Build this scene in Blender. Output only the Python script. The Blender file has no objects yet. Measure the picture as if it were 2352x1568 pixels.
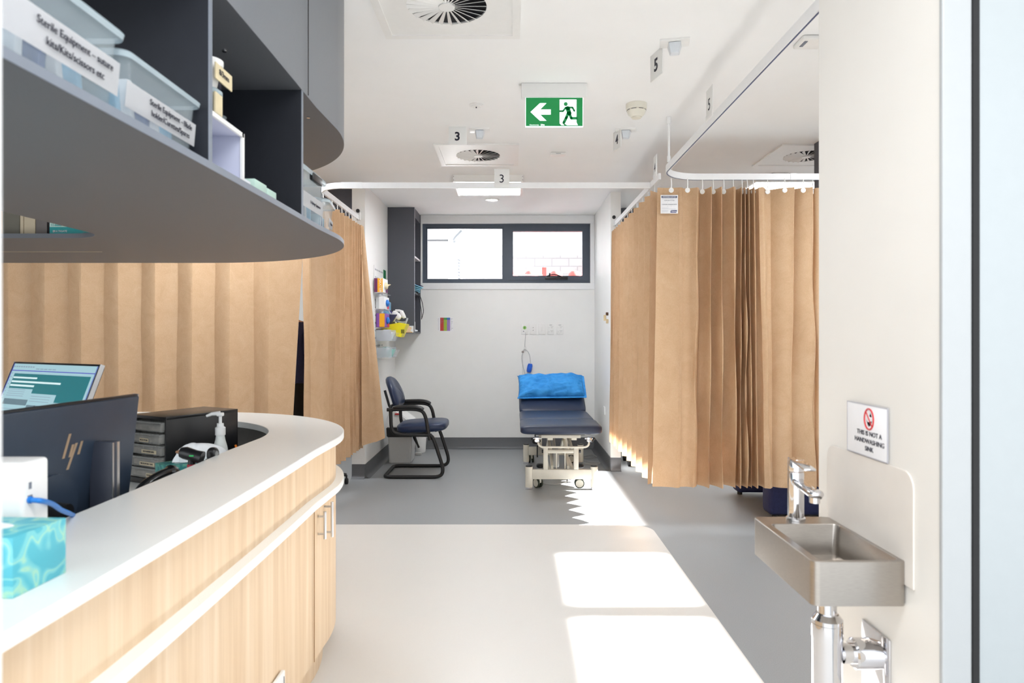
WORLD_E, SUN_E, FILL_E, EXPO, LED_E = 1.13, 28.5, 20.0, 1.14, 12.5
import bpy, bmesh, math, random
from mathutils import Vector, Matrix, Euler
random.seed(7)
SC = bpy.context.scene
COL = SC.collection
PI = math.pi
F = 1568.0; CX = 1176.0; HY = 768.0; EYE = 1.32; CEIL = 2.70

def P(px, py, Y):
    return Vector(((px-CX)*Y/F, Y, EYE-(py-HY)*Y/F))
def PX(px, Y): return (px-CX)*Y/F
def PZ(py, Y): return EYE-(py-HY)*Y/F

# ------------------------------------------------------------ colours / materials
def s2l(c):
    return tuple(((v/255.0)/12.92 if v/255.0 <= .04045 else ((v/255.0+.055)/1.055)**2.4) for v in c)
MATS = {}
def _new(name):
    m = bpy.data.materials.new(name); m.use_nodes = True
    nt = m.node_tree; nt.nodes.clear()
    out = nt.nodes.new('ShaderNodeOutputMaterial')
    b = nt.nodes.new('ShaderNodeBsdfPrincipled')
    nt.links.new(b.outputs[0], out.inputs[0])
    MATS[name] = m
    return m, nt, out, b
def coords(nt, scale=(1,1,1)):
    tc = nt.nodes.new('ShaderNodeTexCoord'); mp = nt.nodes.new('ShaderNodeMapping')
    mp.inputs['Scale'].default_value = scale
    nt.links.new(tc.outputs['Object'], mp.inputs[0])
    return mp
def ramp(nt, stops):
    r = nt.nodes.new('ShaderNodeValToRGB')
    e = r.color_ramp.elements
    while len(e) < len(stops): e.new(.5)
    for k, (p, c) in enumerate(stops):
        e[k].position = p; e[k].color = (*c, 1)
    return r
def mat(name, rgb, rough=.5, metal=0, var=.04, scale=30, bump=0.0, spec=.5, stretch=(1,1,1), emit=0, alpha=None, coat=0):
    if name in MATS: return MATS[name]
    m, nt, out, b = _new(name)
    c = s2l(rgb)
    mp = coords(nt, stretch)
    n = nt.nodes.new('ShaderNodeTexNoise'); n.inputs['Scale'].default_value = scale; n.inputs['Detail'].default_value = 4
    nt.links.new(mp.outputs[0], n.inputs['Vector'])
    r = ramp(nt, [(.3, tuple(v*(1-var) for v in c)), (.7, tuple(min(1, v*(1+var)) for v in c))])
    nt.links.new(n.outputs['Fac'], r.inputs[0]); nt.links.new(r.outputs[0], b.inputs['Base Color'])
    b.inputs['Roughness'].default_value = rough; b.inputs['Metallic'].default_value = metal
    b.inputs['Specular IOR Level'].default_value = spec
    if coat: b.inputs['Coat Weight'].default_value = coat
    if bump:
        bp = nt.nodes.new('ShaderNodeBump'); bp.inputs['Strength'].default_value = bump; bp.inputs['Distance'].default_value = .01
        nt.links.new(n.outputs['Fac'], bp.inputs['Height']); nt.links.new(bp.outputs[0], b.inputs['Normal'])
    if emit:
        b.inputs['Emission Color'].default_value = (*c, 1); b.inputs['Emission Strength'].default_value = emit
    if alpha is not None:
        t = nt.nodes.new('ShaderNodeBsdfTransparent'); mx = nt.nodes.new('ShaderNodeMixShader')
        mx.inputs[0].default_value = alpha
        nt.links.new(t.outputs[0], mx.inputs[1]); nt.links.new(b.outputs[0], mx.inputs[2])
        nt.links.new(mx.outputs[0], out.inputs[0])
    return m

W_WALL = mat('wall_paint', (238,238,236), .55, var=.01, scale=6)
W_WARM = mat('warm_wall_paint', (232,229,223), .5, var=.01, scale=6)
W_CEIL = mat('ceiling_paint', (242,243,243), .8, var=.01, scale=4)
W_TRIM = mat('white_trim_paint', (238,239,240), .35, var=.01)
SKIRT = mat('grey_vinyl_skirting', (94,96,99), .4, var=.05, scale=120)
WHITEP = mat('white_plastic', (236,236,234), .35, var=.01)
CREAMP = mat('cream_plastic', (228,225,212), .4, var=.01)
LAM = mat('charcoal_laminate', (88,91,97), .42, var=.05, scale=200)
LAMW = mat('charcoal_cabinet', (78,80,88), .5, var=.05, scale=200)
STONE = mat('white_stone_top', (238,239,236), .3, var=.025, scale=350)
STONEE = mat('white_stone_edge', (240,240,238), .35, var=.01, scale=350)
BLACKP = mat('black_plastic', (22,22,24), .35, var=.1)
BLACKM = mat('black_powder_coat', (20,20,22), .38, var=.1, scale=200)
NAVY = mat('navy_vinyl', (26,42,74), .36, var=.06, scale=180, bump=.08)
NAVYB = mat('dark_navy_vinyl', (36,47,72), .36, var=.06, scale=180, bump=.08)
CHROME = mat('chrome', (225,225,228), .06, 1, var=.01)
STEEL = mat('brushed_steel', (172,166,159), .33, 1, var=.06, scale=60, stretch=(1,1,14))
ALU = mat('satin_aluminium', (205,206,208), .3, 1, var=.02)
CREAMM = mat('cream_powder_coat', (226,222,208), .35, var=.02)
ANTH = mat('anthracite_frame', (70,80,94), .45, var=.03)
GREYP = mat('grey_plastic', (190,190,188), .45, var=.02)
RUBBER = mat('black_rubber', (26,26,27), .7, var=.1)
INK = mat('dark_ink', (30,30,48), .6, var=.02)
INKG = mat('grey_ink', (120,126,138), .6, var=.02)
INKW = mat('white_ink', (245,245,245), .6, var=.01)
PAPER = mat('paper', (238,238,240), .7, var=.01)
TEXTILE_N = mat('navy_cotton', (38,44,84), .85, var=.12, scale=60, bump=.2)
TEXTILE_B = mat('black_cotton', (14,14,16), .9, var=.12, scale=60, bump=.2)
SKIN = mat('skin', (206,160,132), .5, var=.05)
HAIR = mat('brown_hair', (60,42,30), .6, var=.2, scale=90, stretch=(1,1,.1))
RED = mat('red_plastic', (200,34,40), .4, var=.03)
BLUE = mat('blue_plastic', (22,96,214), .4, var=.03)
CABLEB = mat('blue_cable', (20,120,205), .4, var=.03)
YEL = mat('yellow_plastic', (240,226,20), .4, var=.03)
ORANGE = mat('orange_print', (246,176,20), .5, var=.03)
PURPLE = mat('purple_print', (136,80,170), .5, var=.05)
MAROON = mat('maroon_print', (110,40,90), .5, var=.05)
GREEN = mat('green_print', (0,110,62), .5, var=.05)
TEAL = mat('teal_print', (0,160,160), .5, var=.03)
MINT = mat('pale_mint_print', (196,226,214), .5, var=.02)
BEIGE = mat('beige_card', (206,190,162), .7, var=.03)
TAPE = mat('masking_tape', (222,208,172), .7, var=.04)
LIME = mat('lime_print', (160,186,50), .6, var=.03)
REDPR = mat('red_print', (190,60,56), .6, var=.03)
LILAC = mat('lilac_print', (152,122,186), .6, var=.03)
BLUEPR = mat('blue_print', (20,100,180), .6, var=.03)
GREENPR = mat('leaf_green_print', (60,150,66), .6, var=.03)
WRAP = mat('pale_blue_wrap', (140,190,220), .45, var=.12, scale=25)
WRAPW = mat('white_wrap', (230,236,242), .45, var=.05, scale=25)
WRAPN = mat('navy_wrap', (60,84,140), .5, var=.15, scale=30)
LAVB = mat('lavender_plastic', (200,204,224), .4, var=.01)
CLEAR = mat('clear_plastic', (222,236,242), .12, var=.01, alpha=.13)
CLEARD = mat('smoky_clear_plastic', (190,190,186), .1, var=.1, scale=20, alpha=.42)
LIDM = mat('frosted_lid_plastic', (206,224,232), .25, var=.02, alpha=.55)
PERSPEX = mat('perspex', (240,242,242), .1, var=.01, alpha=.45)
HOLE = mat('dark_duct', (24,24,30), .8, var=.1)
LED = mat('led_diffuser', (246,250,255), .5, var=0, emit=LED_E)
DOWNL = mat('downlight_lens', (255,250,240), .5, var=0, emit=LED_E)
EXITG = mat('exit_green', (0,140,70), .4, var=.02, emit=.08)
EXITW = mat('exit_white', (245,248,255), .4, var=.01, emit=.5)
GOLDM = mat('bronze_logo', (186,160,132), .35, .6, var=.02)
CHARC = mat('charcoal_plastic', (52,56,68), .4, var=.05)
SLATE = mat('slate_back_plastic', (44,56,72), .34, var=.05)

def glass(name='window_glass'):
    m, nt, out, b = _new(name)
    nt.nodes.remove(b)
    t = nt.nodes.new('ShaderNodeBsdfTransparent'); g = nt.nodes.new('ShaderNodeBsdfGlossy'); g.inputs['Roughness'].default_value = .02
    mx = nt.nodes.new('ShaderNodeMixShader'); mx.inputs[0].default_value = .05
    nt.links.new(t.outputs[0], mx.inputs[1]); nt.links.new(g.outputs[0], mx.inputs[2]); nt.links.new(mx.outputs[0], out.inputs[0])
    return m
GLASS = glass()

def wood(name='pale_oak_laminate'):
    m, nt, out, b = _new(name)
    tc = nt.nodes.new('ShaderNodeTexCoord')
    geo = nt.nodes.new('ShaderNodeSeparateXYZ'); nt.links.new(tc.outputs['Object'], geo.inputs[0])
    # unroll around the curved counter: use x+y along the face
    add = nt.nodes.new('ShaderNodeMath'); add.operation = 'ADD'
    nt.links.new(geo.outputs[0], add.inputs[0]); nt.links.new(geo.outputs[1], add.inputs[1])
    comb = nt.nodes.new('ShaderNodeCombineXYZ')
    nt.links.new(add.outputs[0], comb.inputs[0]); nt.links.new(geo.outputs[2], comb.inputs[2])
    mp = nt.nodes.new('ShaderNodeMapping'); mp.inputs['Scale'].default_value = (26, 1, .9)
    nt.links.new(comb.outputs[0], mp.inputs[0])
    n = nt.nodes.new('ShaderNodeTexNoise'); n.inputs['Scale'].default_value = 1.0; n.inputs['Detail'].default_value = 5; n.inputs['Distortion'].default_value = .35
    nt.links.new(mp.outputs[0], n.inputs['Vector'])
    mp2 = nt.nodes.new('ShaderNodeMapping'); mp2.inputs['Scale'].default_value = (170, 1, 4)
    nt.links.new(comb.outputs[0], mp2.inputs[0])
    n2 = nt.nodes.new('ShaderNodeTexNoise'); n2.inputs['Scale'].default_value = 1.0; n2.inputs['Detail'].default_value = 3
    nt.links.new(mp2.outputs[0], n2.inputs['Vector'])
    r = ramp(nt, [(.3, s2l((214,184,148))), (.5, s2l((224,197,163))), (.72, s2l((232,209,180)))])
    nt.links.new(n.outputs['Fac'], r.inputs[0])
    mx = nt.nodes.new('ShaderNodeMixRGB'); mx.blend_type = 'MULTIPLY'; mx.inputs[0].default_value = .35
    r2 = ramp(nt, [(.35, (.88,.84,.78)), (.6, (1,1,1))])
    nt.links.new(n2.outputs['Fac'], r2.inputs[0])
    nt.links.new(r.outputs[0], mx.inputs[1]); nt.links.new(r2.outputs[0], mx.inputs[2])
    nt.links.new(mx.outputs[0], b.inputs['Base Color'])
    b.inputs['Roughness'].default_value = .45
    return m
WOOD = wood()

def curtain_mat(name='tan_disposable_curtain'):
    m, nt, out, b = _new(name)
    mp = coords(nt, (1,1,1))
    n = nt.nodes.new('ShaderNodeTexNoise'); n.inputs['Scale'].default_value = 9; n.inputs['Detail'].default_value = 8; n.inputs['Roughness'].default_value = .7; n.inputs['Distortion'].default_value = .8
    nt.links.new(mp.outputs[0], n.inputs['Vector'])
    n2 = nt.nodes.new('ShaderNodeTexNoise'); n2.inputs['Scale'].default_value = 160; n2.inputs['Detail'].default_value = 3
    nt.links.new(mp.outputs[0], n2.inputs['Vector'])
    r = ramp(nt, [(.25, s2l((199,164,128))), (.5, s2l((211,178,142))), (.8, s2l((222,194,162)))])
    ad = nt.nodes.new('ShaderNodeMixRGB'); ad.inputs[0].default_value = .35
    nt.links.new(n.outputs['Fac'], ad.inputs[1]); nt.links.new(n2.outputs['Fac'], ad.inputs[2])
    nt.links.new(ad.outputs[0], r.inputs[0])
    nt.links.new(r.outputs[0], b.inputs['Base Color'])
    b.inputs['Roughness'].default_value = .62; b.inputs['Specular IOR Level'].default_value = .35
    tr = nt.nodes.new('ShaderNodeBsdfTranslucent')
    nt.links.new(r.outputs[0], tr.inputs['Color'])
    mx = nt.nodes.new('ShaderNodeMixShader'); mx.inputs[0].default_value = .30
    nt.links.new(b.outputs[0], mx.inputs[1]); nt.links.new(tr.outputs[0], mx.inputs[2])
    nt.links.new(mx.outputs[0], out.inputs[0])
    bp = nt.nodes.new('ShaderNodeBump'); bp.inputs['Strength'].default_value = .12; bp.inputs['Distance'].default_value = .01
    nt.links.new(ad.outputs[0], bp.inputs['Height']); nt.links.new(bp.outputs[0], b.inputs['Normal'])
    return m
CURT = curtain_mat()

def leafprint(name, base, c1, c2):
    m, nt, out, b = _new(name)
    mp = coords(nt, (1,1,1))
    n = nt.nodes.new('ShaderNodeTexNoise'); n.inputs['Scale'].default_value = 14; n.inputs['Detail'].default_value = 0; n.inputs['Distortion'].default_value = 2.5
    nt.links.new(mp.outputs[0], n.inputs['Vector'])
    r = ramp(nt, [(.36, s2l(c1)), (.40, s2l(base)), (.50, s2l(base)), (.53, s2l(c2)), (.57, s2l(base)), (.66, s2l(c1))])
    nt.links.new(n.outputs['Fac'], r.inputs[0]); nt.links.new(r.outputs[0], b.inputs['Base Color'])
    b.inputs['Roughness'].default_value = .5
    return m
TISSUEBOX = leafprint('aqua_leaf_print', (120,200,204), (84,180,196), (168,214,186))
TISSUEBOX2 = leafprint('green_leaf_print', (70,150,140), (40,120,120), (140,186,140))

def pillow_mat():
    m, nt, out, b = _new('blue_nonwoven_cover')
    mp = coords(nt)
    n = nt.nodes.new('ShaderNodeTexNoise'); n.inputs['Scale'].default_value = 9; n.inputs['Detail'].default_value = 5; n.inputs['Distortion'].default_value = 1.2
    nt.links.new(mp.outputs[0], n.inputs['Vector'])
    r = ramp(nt, [(.3, s2l((28,130,208))), (.7, s2l((58,158,232)))])
    nt.links.new(n.outputs['Fac'], r.inputs[0]); nt.links.new(r.outputs[0], b.inputs['Base Color'])
    b.inputs['Roughness'].default_value = .75
    bp = nt.nodes.new('ShaderNodeBump'); bp.inputs['Strength'].default_value = .5; bp.inputs['Distance'].default_value = .03
    nt.links.new(n.outputs['Fac'], bp.inputs['Height']); nt.links.new(bp.outputs[0], b.inputs['Normal'])
    return m
PILLOWM = pillow_mat()

def block_mat():
    m, nt, out, b = _new('pale_block_wall')
    tc = nt.nodes.new('ShaderNodeTexCoord')
    rot = nt.nodes.new('ShaderNodeMapping'); rot.inputs['Rotation'].default_value = (PI/2, 0, 0)
    nt.links.new(tc.outputs['Object'], rot.inputs[0])
    br = nt.nodes.new('ShaderNodeTexBrick'); br.inputs['Scale'].default_value = 1
    br.inputs['Brick Width'].default_value = .3; br.inputs['Row Height'].default_value = .14; br.inputs['Mortar Size'].default_value = .008
    br.inputs['Color1'].default_value = (.35,.35,.36,1); br.inputs['Color2'].default_value = (.41,.41,.41,1); br.inputs['Mortar'].default_value = (.26,.26,.27,1)
    nt.links.new(rot.outputs[0], br.inputs['Vector']); nt.links.new(br.outputs[0], b.inputs['Base Color'])
    b.inputs['Roughness'].default_value = .9
    return m
BLOCK = block_mat()
ROOFM = mat('pale_steel_cladding', (236,238,240), .6, var=.01)

def floor_mat():
    m, nt, out, b = _new('clinic_vinyl_floor')
    tc = nt.nodes.new('ShaderNodeTexCoord')
    n = nt.nodes.new('ShaderNodeTexNoise'); n.inputs['Scale'].default_value = 220; n.inputs['Detail'].default_value = 2
    nt.links.new(tc.outputs['Object'], n.inputs['Vector'])
    r = ramp(nt, [(.3, s2l((146,149,151))), (.7, s2l((156,159,161)))])
    nt.links.new(n.outputs['Fac'], r.inputs[0]); nt.links.new(r.outputs[0], b.inputs['Base Color'])
    b.inputs['Roughness'].default_value = .38
    return m
FLOORG = floor_mat()
FLOORW = mat('pale_vinyl_inlay', (218,215,210), .35, var=.012, scale=220)
FLOORD = mat('mid_grey_vinyl_inlay', (128,129,130), .38, var=.02, scale=220)
FROST = mat('frosted_door_glass', (168,174,176), .3, var=.01)
GREYINT = mat('warm_grey_board', (96,92,88), .6, var=.05)

# ------------------------------------------------------------ mesh builder
class MB:
    def __init__(s): s.bm = bmesh.new()
    def _merge(s, t, M=None):
        if M is not None: t.transform(M)
        me = bpy.data.meshes.new('tmp'); t.to_mesh(me); t.free(); s.bm.from_mesh(me); bpy.data.meshes.remove(me)
        return s
    def box(s, x0, x1, y0, y1, z0, z1, bev=0, seg=2, M=None):
        t = bmesh.new(); bmesh.ops.create_cube(t, size=1)
        dx, dy, dz = abs(x1-x0), abs(y1-y0), abs(z1-z0)
        for v in t.verts:
            v.co = Vector(((x0+x1)/2+v.co.x*dx, (y0+y1)/2+v.co.y*dy, (z0+z1)/2+v.co.z*dz))
        bev = min(bev, .49*min(dx, dy, dz))
        if bev > 0: bmesh.ops.bevel(t, geom=list(t.edges), offset=bev, segments=seg, affect='EDGES', profile=.5)
        return s._merge(t, M)
    def cyl(s, p0, p1, r0, r1=None, seg=24, M=None):
        p0, p1 = Vector(p0), Vector(p1); r1 = r0 if r1 is None else r1
        t = bmesh.new(); d = p1-p0
        bmesh.ops.create_cone(t, cap_ends=True, segments=seg, radius1=r0, radius2=r1, depth=d.length)
        q = d.to_track_quat('Z', 'Y').to_matrix().to_4x4()
        t.transform(Matrix.Translation((p0+p1)/2) @ q)
        return s._merge(t, M)
    def tube(s, pts, r, seg=10, closed=False, M=None, flat=1.0):
        pts = [Vector(p) for p in pts]; t = bmesh.new(); n = len(pts); rings = []
        rr = r if isinstance(r, (list, tuple)) else [r]*n
        up = None
        for i in range(n):
            a = pts[(i-1) % n] if (closed or i > 0) else pts[i]; b = pts[(i+1) % n] if (closed or i < n-1) else pts[i]
            d = (b-a).normalized()
            if up is None:
                up = Vector((0,0,1)) if abs(d.z) < .9 else Vector((1,0,0))
            u = (up - d*up.dot(d))
            if u.length < 1e-5: u = d.orthogonal()
            u.normalize(); w = d.cross(u); up = u
            rings.append([t.verts.new(pts[i]+rr[i]*(math.cos(2*PI*k/seg)*u*flat+math.sin(2*PI*k/seg)*w)) for k in range(seg)])
        m = n if closed else n-1
        for i in range(m):
            A, B = rings[i], rings[(i+1) % n]
            for k in range(seg): t.faces.new((A[k], A[(k+1) % seg], B[(k+1) % seg], B[k]))
        if not closed:
            t.faces.new(rings[0][::-1]); t.faces.new(rings[-1])
        return s._merge(t, M)
    def prism(s, poly, z0, z1, M=None, bev=0):
        t = bmesh.new()
        a = [t.verts.new((x, y, z0)) for x, y in poly]; b = [t.verts.new((x, y, z1)) for x, y in poly]
        t.faces.new(a[::-1]); t.faces.new(b)
        n = len(poly)
        for i in range(n): t.faces.new((a[i], a[(i+1) % n], b[(i+1) % n], b[i]))
        bmesh.ops.recalc_face_normals(t, faces=list(t.faces))
        if bev: bmesh.ops.bevel(t, geom=[e for e in t.edges if all(len(f.verts) > 4 or True for f in e.link_faces)], offset=bev, segments=2, affect='EDGES')
        return s._merge(t, M)
    def ring(s, A, B, z0, z1, M=None):
        t = bmesh.new(); n = len(A)
        V = [[t.verts.new((x, y, z)) for x, y in L] for L in (A, B) for z in (z0, z1)]
        a0, a1, b0, b1 = V
        for i in range(n-1):
            t.faces.new((a0[i], a0[i+1], a1[i+1], a1[i])); t.faces.new((b0[i+1], b0[i], b1[i], b1[i+1]))
            t.faces.new((a1[i], a1[i+1], b1[i+1], b1[i])); t.faces.new((a0[i+1], a0[i], b0[i], b0[i+1]))
        t.faces.new((a0[0], a1[0], b1[0], b0[0])); t.faces.new((a1[-1], a0[-1], b0[-1], b1[-1]))
        bmesh.ops.recalc_face_normals(t, faces=list(t.faces))
        return s._merge(t, M)
    def lathe(s, prof, c=(0,0,0), seg=32, M=None):
        t = bmesh.new(); c = Vector(c); rings = []
        for r, z in prof:
            rings.append([t.verts.new(c+Vector((r*math.cos(2*PI*k/seg), r*math.sin(2*PI*k/seg), z))) for k in range(seg)])
        for i in range(len(rings)-1):
            A, B = rings[i], rings[i+1]
            for k in range(seg): t.faces.new((A[k], A[(k+1) % seg], B[(k+1) % seg], B[k]))
        t.faces.new(rings[0][::-1]); t.faces.new(rings[-1])
        return s._merge(t, M)
    def sup(s, c, rx, ry, rz, e1=.4, e2=.4, nu=36, nv=18, M=None, noise=0):
        t = bmesh.new(); c = Vector(c); sg = lambda v, e: math.copysign(abs(v)**e, v); rings = []
        for j in range(1, nv):
            ph = -PI/2+PI*j/nv; row = []
            for i in range(nu):
                th = 2*PI*i/nu
                p = Vector((rx*sg(math.cos(ph), e1)*sg(math.cos(th), e2), ry*sg(math.cos(ph), e1)*sg(math.sin(th), e2), rz*sg(math.sin(ph), e1)))
                if noise: p *= 1+random.uniform(-noise, noise)
                row.append(t.verts.new(c+p))
            rings.append(row)
        bot = t.verts.new(c+Vector((0,0,-rz))); top = t.verts.new(c+Vector((0,0,rz)))
        for j in range(len(rings)-1):
            for i in range(nu): t.faces.new((rings[j][i], rings[j][(i+1) % nu], rings[j+1][(i+1) % nu], rings[j+1][i]))
        for i in range(nu):
            t.faces.new((bot, rings[0][(i+1) % nu], rings[0][i])); t.faces.new((top, rings[-1][i], rings[-1][(i+1) % nu]))
        return s._merge(t, M)
    def poly3(s, pts, M=None):
        t = bmesh.new(); t.faces.new([t.verts.new(p) for p in pts])
        return s._merge(t, M)
    def build(s, name, m, parent=None, loc=None, smooth=True, ang=32, local=False, bevel=0):
        """vertices are world coordinates unless local=True (then in the parent's frame)"""
        me = bpy.data.meshes.new(name)
        if parent is not None and not local:
            root = parent
            while root.parent: root = root.parent
            inv = ORG.get(root.name, Matrix.Identity(4)).inverted()
            s.bm.transform(inv)
        elif parent is None and loc is not None:
            s.bm.transform(Matrix.Translation(-Vector(loc)))
        if smooth:
            for f in s.bm.faces: f.smooth = True
            th = math.radians(ang)
            for e in s.bm.edges:
                if len(e.link_faces) == 2:
                    try:
                        if e.calc_face_angle() > th: e.smooth = False
                    except Exception: pass
        s.bm.to_mesh(me); s.bm.free()
        if m: me.materials.append(m)
        o = bpy.data.objects.new(name, me); COL.objects.link(o)
        if parent is not None: o.parent = parent
        elif loc is not None:
            o.location = loc; ORG[o.name] = Matrix.Translation(loc)
        if bevel:
            md = o.modifiers.new('bevel', 'BEVEL'); md.width = bevel; md.segments = 2; md.limit_method = 'ANGLE'
        return o
ORG = {}
def B(*a, **k): return MB().box(*a, **k)

def thing(name, label, cat, loc=(0,0,0), rz=0, group=None, rot=None):
    o = bpy.data.objects.new(name, None); COL.objects.link(o); o.empty_display_size = .1
    o.location = loc; e = rot if rot else (0,0,rz); o.rotation_euler = e
    ORG[o.name] = Matrix.Translation(loc) @ Euler(e).to_matrix().to_4x4()
    return tag(o, label, cat, group)
def tag(o, label, cat, group=None):
    o['label'] = label; o['category'] = cat
    if group: o['group'] = group
    return o
def struct(o):
    o['kind'] = 'structure'; return o
def copy_tree(o, parent=None):
    c = o.copy(); COL.objects.link(c)
    if parent is not None:
        c.parent = parent
    for ch in list(o.children): copy_tree(ch, c)
    return c
def rnd(pts, r, n=6):
    """round the corners of a polyline"""
    pts = [Vector(p) for p in pts]; out = [pts[0]]
    for i in range(1, len(pts)-1):
        a, b, c = pts[i-1], pts[i], pts[i+1]
        d1 = min(r, (a-b).length*.49); d2 = min(r, (c-b).length*.49)
        p = b+(a-b).normalized()*d1; q = b+(c-b).normalized()*d2
        for k in range(n+1):
            t = k/n; out.append(p*(1-t)**2+b*2*t*(1-t)+q*t*t)
    out.append(pts[-1]); return out
def smoothpath(pts, n=8):
    pts = [Vector(p) for p in pts]; P_ = [pts[0]*2-pts[1]]+pts+[pts[-1]*2-pts[-2]]; out = []
    for i in range(1, len(P_)-2):
        p0, p1, p2, p3 = P_[i-1:i+3]
        for k in range(n):
            t = k/n
            out.append(.5*((2*p1)+(-p0+p2)*t+(2*p0-5*p1+4*p2-p3)*t*t+(-p0+3*p1-3*p2+p3)*t**3))
    out.append(pts[-1]); return out

def text(s, size, origin, xdir, ydir, m, parent, name='lettering', align='CENTER', bold=0, sx=1.0, ext=.0004):
    """text mesh; origin = baseline anchor, world coordinates"""
    cu = bpy.data.curves.new('t', 'FONT'); cu.body = s; cu.size = size; cu.align_x = align; cu.align_y = 'CENTER'
    cu.extrude = ext; cu.offset = bold; cu.resolution_u = 3
    ob = bpy.data.objects.new('t', cu); COL.objects.link(ob)
    bpy.context.view_layer.update()
    dg = bpy.context.evaluated_depsgraph_get()
    me = bpy.data.meshes.new_from_object(ob.evaluated_get(dg))
    bpy.data.objects.remove(ob); bpy.data.curves.remove(cu)
    x = Vector(xdir).normalized(); y = Vector(ydir).normalized(); z = x.cross(y)
    M = Matrix(((x.x*sx, y.x, z.x, origin[0]), (x.y*sx, y.y, z.y, origin[1]), (x.z*sx, y.z, z.z, origin[2]), (0,0,0,1)))
    b = MB(); b.bm.from_mesh(me); bpy.data.meshes.remove(me); b.bm.transform(M)
    return b.build(name, m, parent, smooth=False)

def frame(origin, xdir, ydir):
    x = Vector(xdir).normalized(); y = Vector(ydir).normalized(); z = x.cross(y); o = Vector(origin)
    return Matrix(((x.x, y.x, z.x, o.x), (x.y, y.y, z.y, o.y), (x.z, y.z, z.z, o.z), (0,0,0,1)))
# ============================================================ SETTING
YB = 7.9; XL = -1.35; XR = .955; XWL = -5.2; XWR = 4.2
struct(B(XWL-.2, XWR+.2, -1.0, 8.1, -.1, 0).build('floor', FLOORG, smooth=False))
# pale inlay with a rounded corner
cr = .16; pts = [(-3.6, -1.0), (.955, -1.0)] + [(.955-cr+cr*math.cos(a), 4.74-cr+cr*math.sin(a)) for a in [PI/2*k/8 for k in range(9)]] + [(-3.6, 4.74)]
struct(MB().prism(pts, 0, .002).build('trim_1', FLOORW, smooth=False))
# ceiling
struct(B(XWL-.2, XWR+.2, -1.0, 8.1, CEIL, CEIL+.15).build('ceiling', W_CEIL, smooth=False))
# back wall with three window openings
WX0, WX1, WZ0, WZ1 = -1.04, .905, 1.915, 2.605
b = MB()
b.box(XWL-.2, XWR+.2, YB, YB+.15, 0, WZ0).box(XWL-.2, XWR+.2, YB, YB+.15, WZ1, CEIL)
for x0, x1 in ((XWL-.2, WX0), (WX1, 1.6), (3.2, XWR+.2)): b.box(x0, x1, YB, YB+.15, WZ0, WZ1)
struct(b.build('wall_back', W_WALL, smooth=False))
struct(B(XWL-.2, XWL, -1.0, 8.1, 0, CEIL).build('wall_left', W_WALL, smooth=False))
# right wall with the daylight openings of the side bays
b = MB(); HZ0, HZ1 = 1.92, 2.34
b.box(XWR, XWR+.15, -1.0, 8.1, 0, HZ0).box(XWR, XWR+.15, -1.0, 8.1, HZ1, CEIL)
ops = [(1.9, 3.2), (3.30, 4.14), (4.62, 6.9)]
edges = [-1.0]+[v for o in ops for v in o]+[8.1]
for k in range(0, len(edges), 2): b.box(XWR, XWR+.15, edges[k], edges[k+1], HZ0, HZ1)
struct(b.build('wall_right', W_WALL, smooth=False))
# partitions between the bays (nibs)
struct(B(-1.47, XL, 6.27, YB, 0, CEIL).build('wall_left_bay', W_WALL, smooth=False))
struct(B(XR, 1.054, 6.61, YB, 0, CEIL).build('wall_right_bay', W_WALL, smooth=False))
# skirtings with cove
def skirt(name, x0, x1, y0, y1, nx, ny):
    """skirting on the wall face whose normal is (nx,ny)"""
    b = MB(); prof = [(0,0),(.045,0),(.03,.004),(.016,.014),(.008,.03),(.006,.13),(0,.13)]
    L = Vector((x1-x0, y1-y0, 0)); n = len(prof); t = bmesh.new(); rows = []
    for k in (0, 1):
        rows.append([t.verts.new((x0+L.x*k+nx*p, y0+L.y*k+ny*p, z)) for p, z in prof])
    for i in range(n):
        t.faces.new((rows[0][i], rows[0][(i+1) % n], rows[1][(i+1) % n], rows[1][i]))
    t.faces.new(rows[0]); t.faces.new(rows[1][::-1])
    bmesh.ops.recalc_face_normals(t, faces=list(t.faces))
    b._merge(t); return struct(b.build(name, SKIRT, smooth=True, ang=50))
skirt('baseboard_back', XL, XR, YB, YB, 0, -1)
skirt('baseboard_left', XL, XL, 6.27, YB, 1, 0)
skirt('baseboard_right', XR, XR, 6.61, YB, -1, 0)
skirt('baseboard_left_end', -1.47, XL, 6.27, 6.27, 0, -1)
skirt('baseboard_right_end', XR, 1.054, 6.61, 6.61, 0, -1)
skirt('baseboard_back_right', 1.054, XWR, YB, YB, 0, -1)
skirt('baseboard_back_left', XWL, -1.47, YB, YB, 0, -1)
skirt('baseboard_side_right', XWR, XWR, 1.83, YB, -1, 0)
# window 1
wf = MB(); y0, y1 = YB+.03, YB+.10
def frm(b, x0, x1, z0, z1, w, ya, yb):
    b.box(x0, x0+w, ya, yb, z0, z1).box(x1-w, x1, ya, yb, z0, z1).box(x0+w, x1-w, ya, yb, z1-w, z1).box(x0+w, x1-w, ya, yb, z0, z0+w)
frm(wf, WX0, WX1, WZ0, WZ1, .035, y0, y1)
xm = PX(1162.5, YB)
wf.box(xm-.028, xm+.028, y0, y1, WZ0+.035, WZ1-.035)
W1 = struct(wf.build('window_1', ANTH, smooth=False))
b = MB(); frm(b, WX0+.035, xm-.028, WZ0+.035, WZ1-.035, .018, y0+.02, y1-.01); b.build('fixed_frame', ANTH, W1, smooth=False)
b = MB(); frm(b, xm+.028, WX1-.035, WZ0+.035, WZ1-.035, .052, y0-.008, y1-.01); sash = b.build('sash', ANTH, W1, smooth=False)
B(WX0+.05, xm-.04, y1-.03, y1-.024, WZ0+.05, WZ1-.05).build('glass_pane', GLASS, W1, smooth=False)
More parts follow.
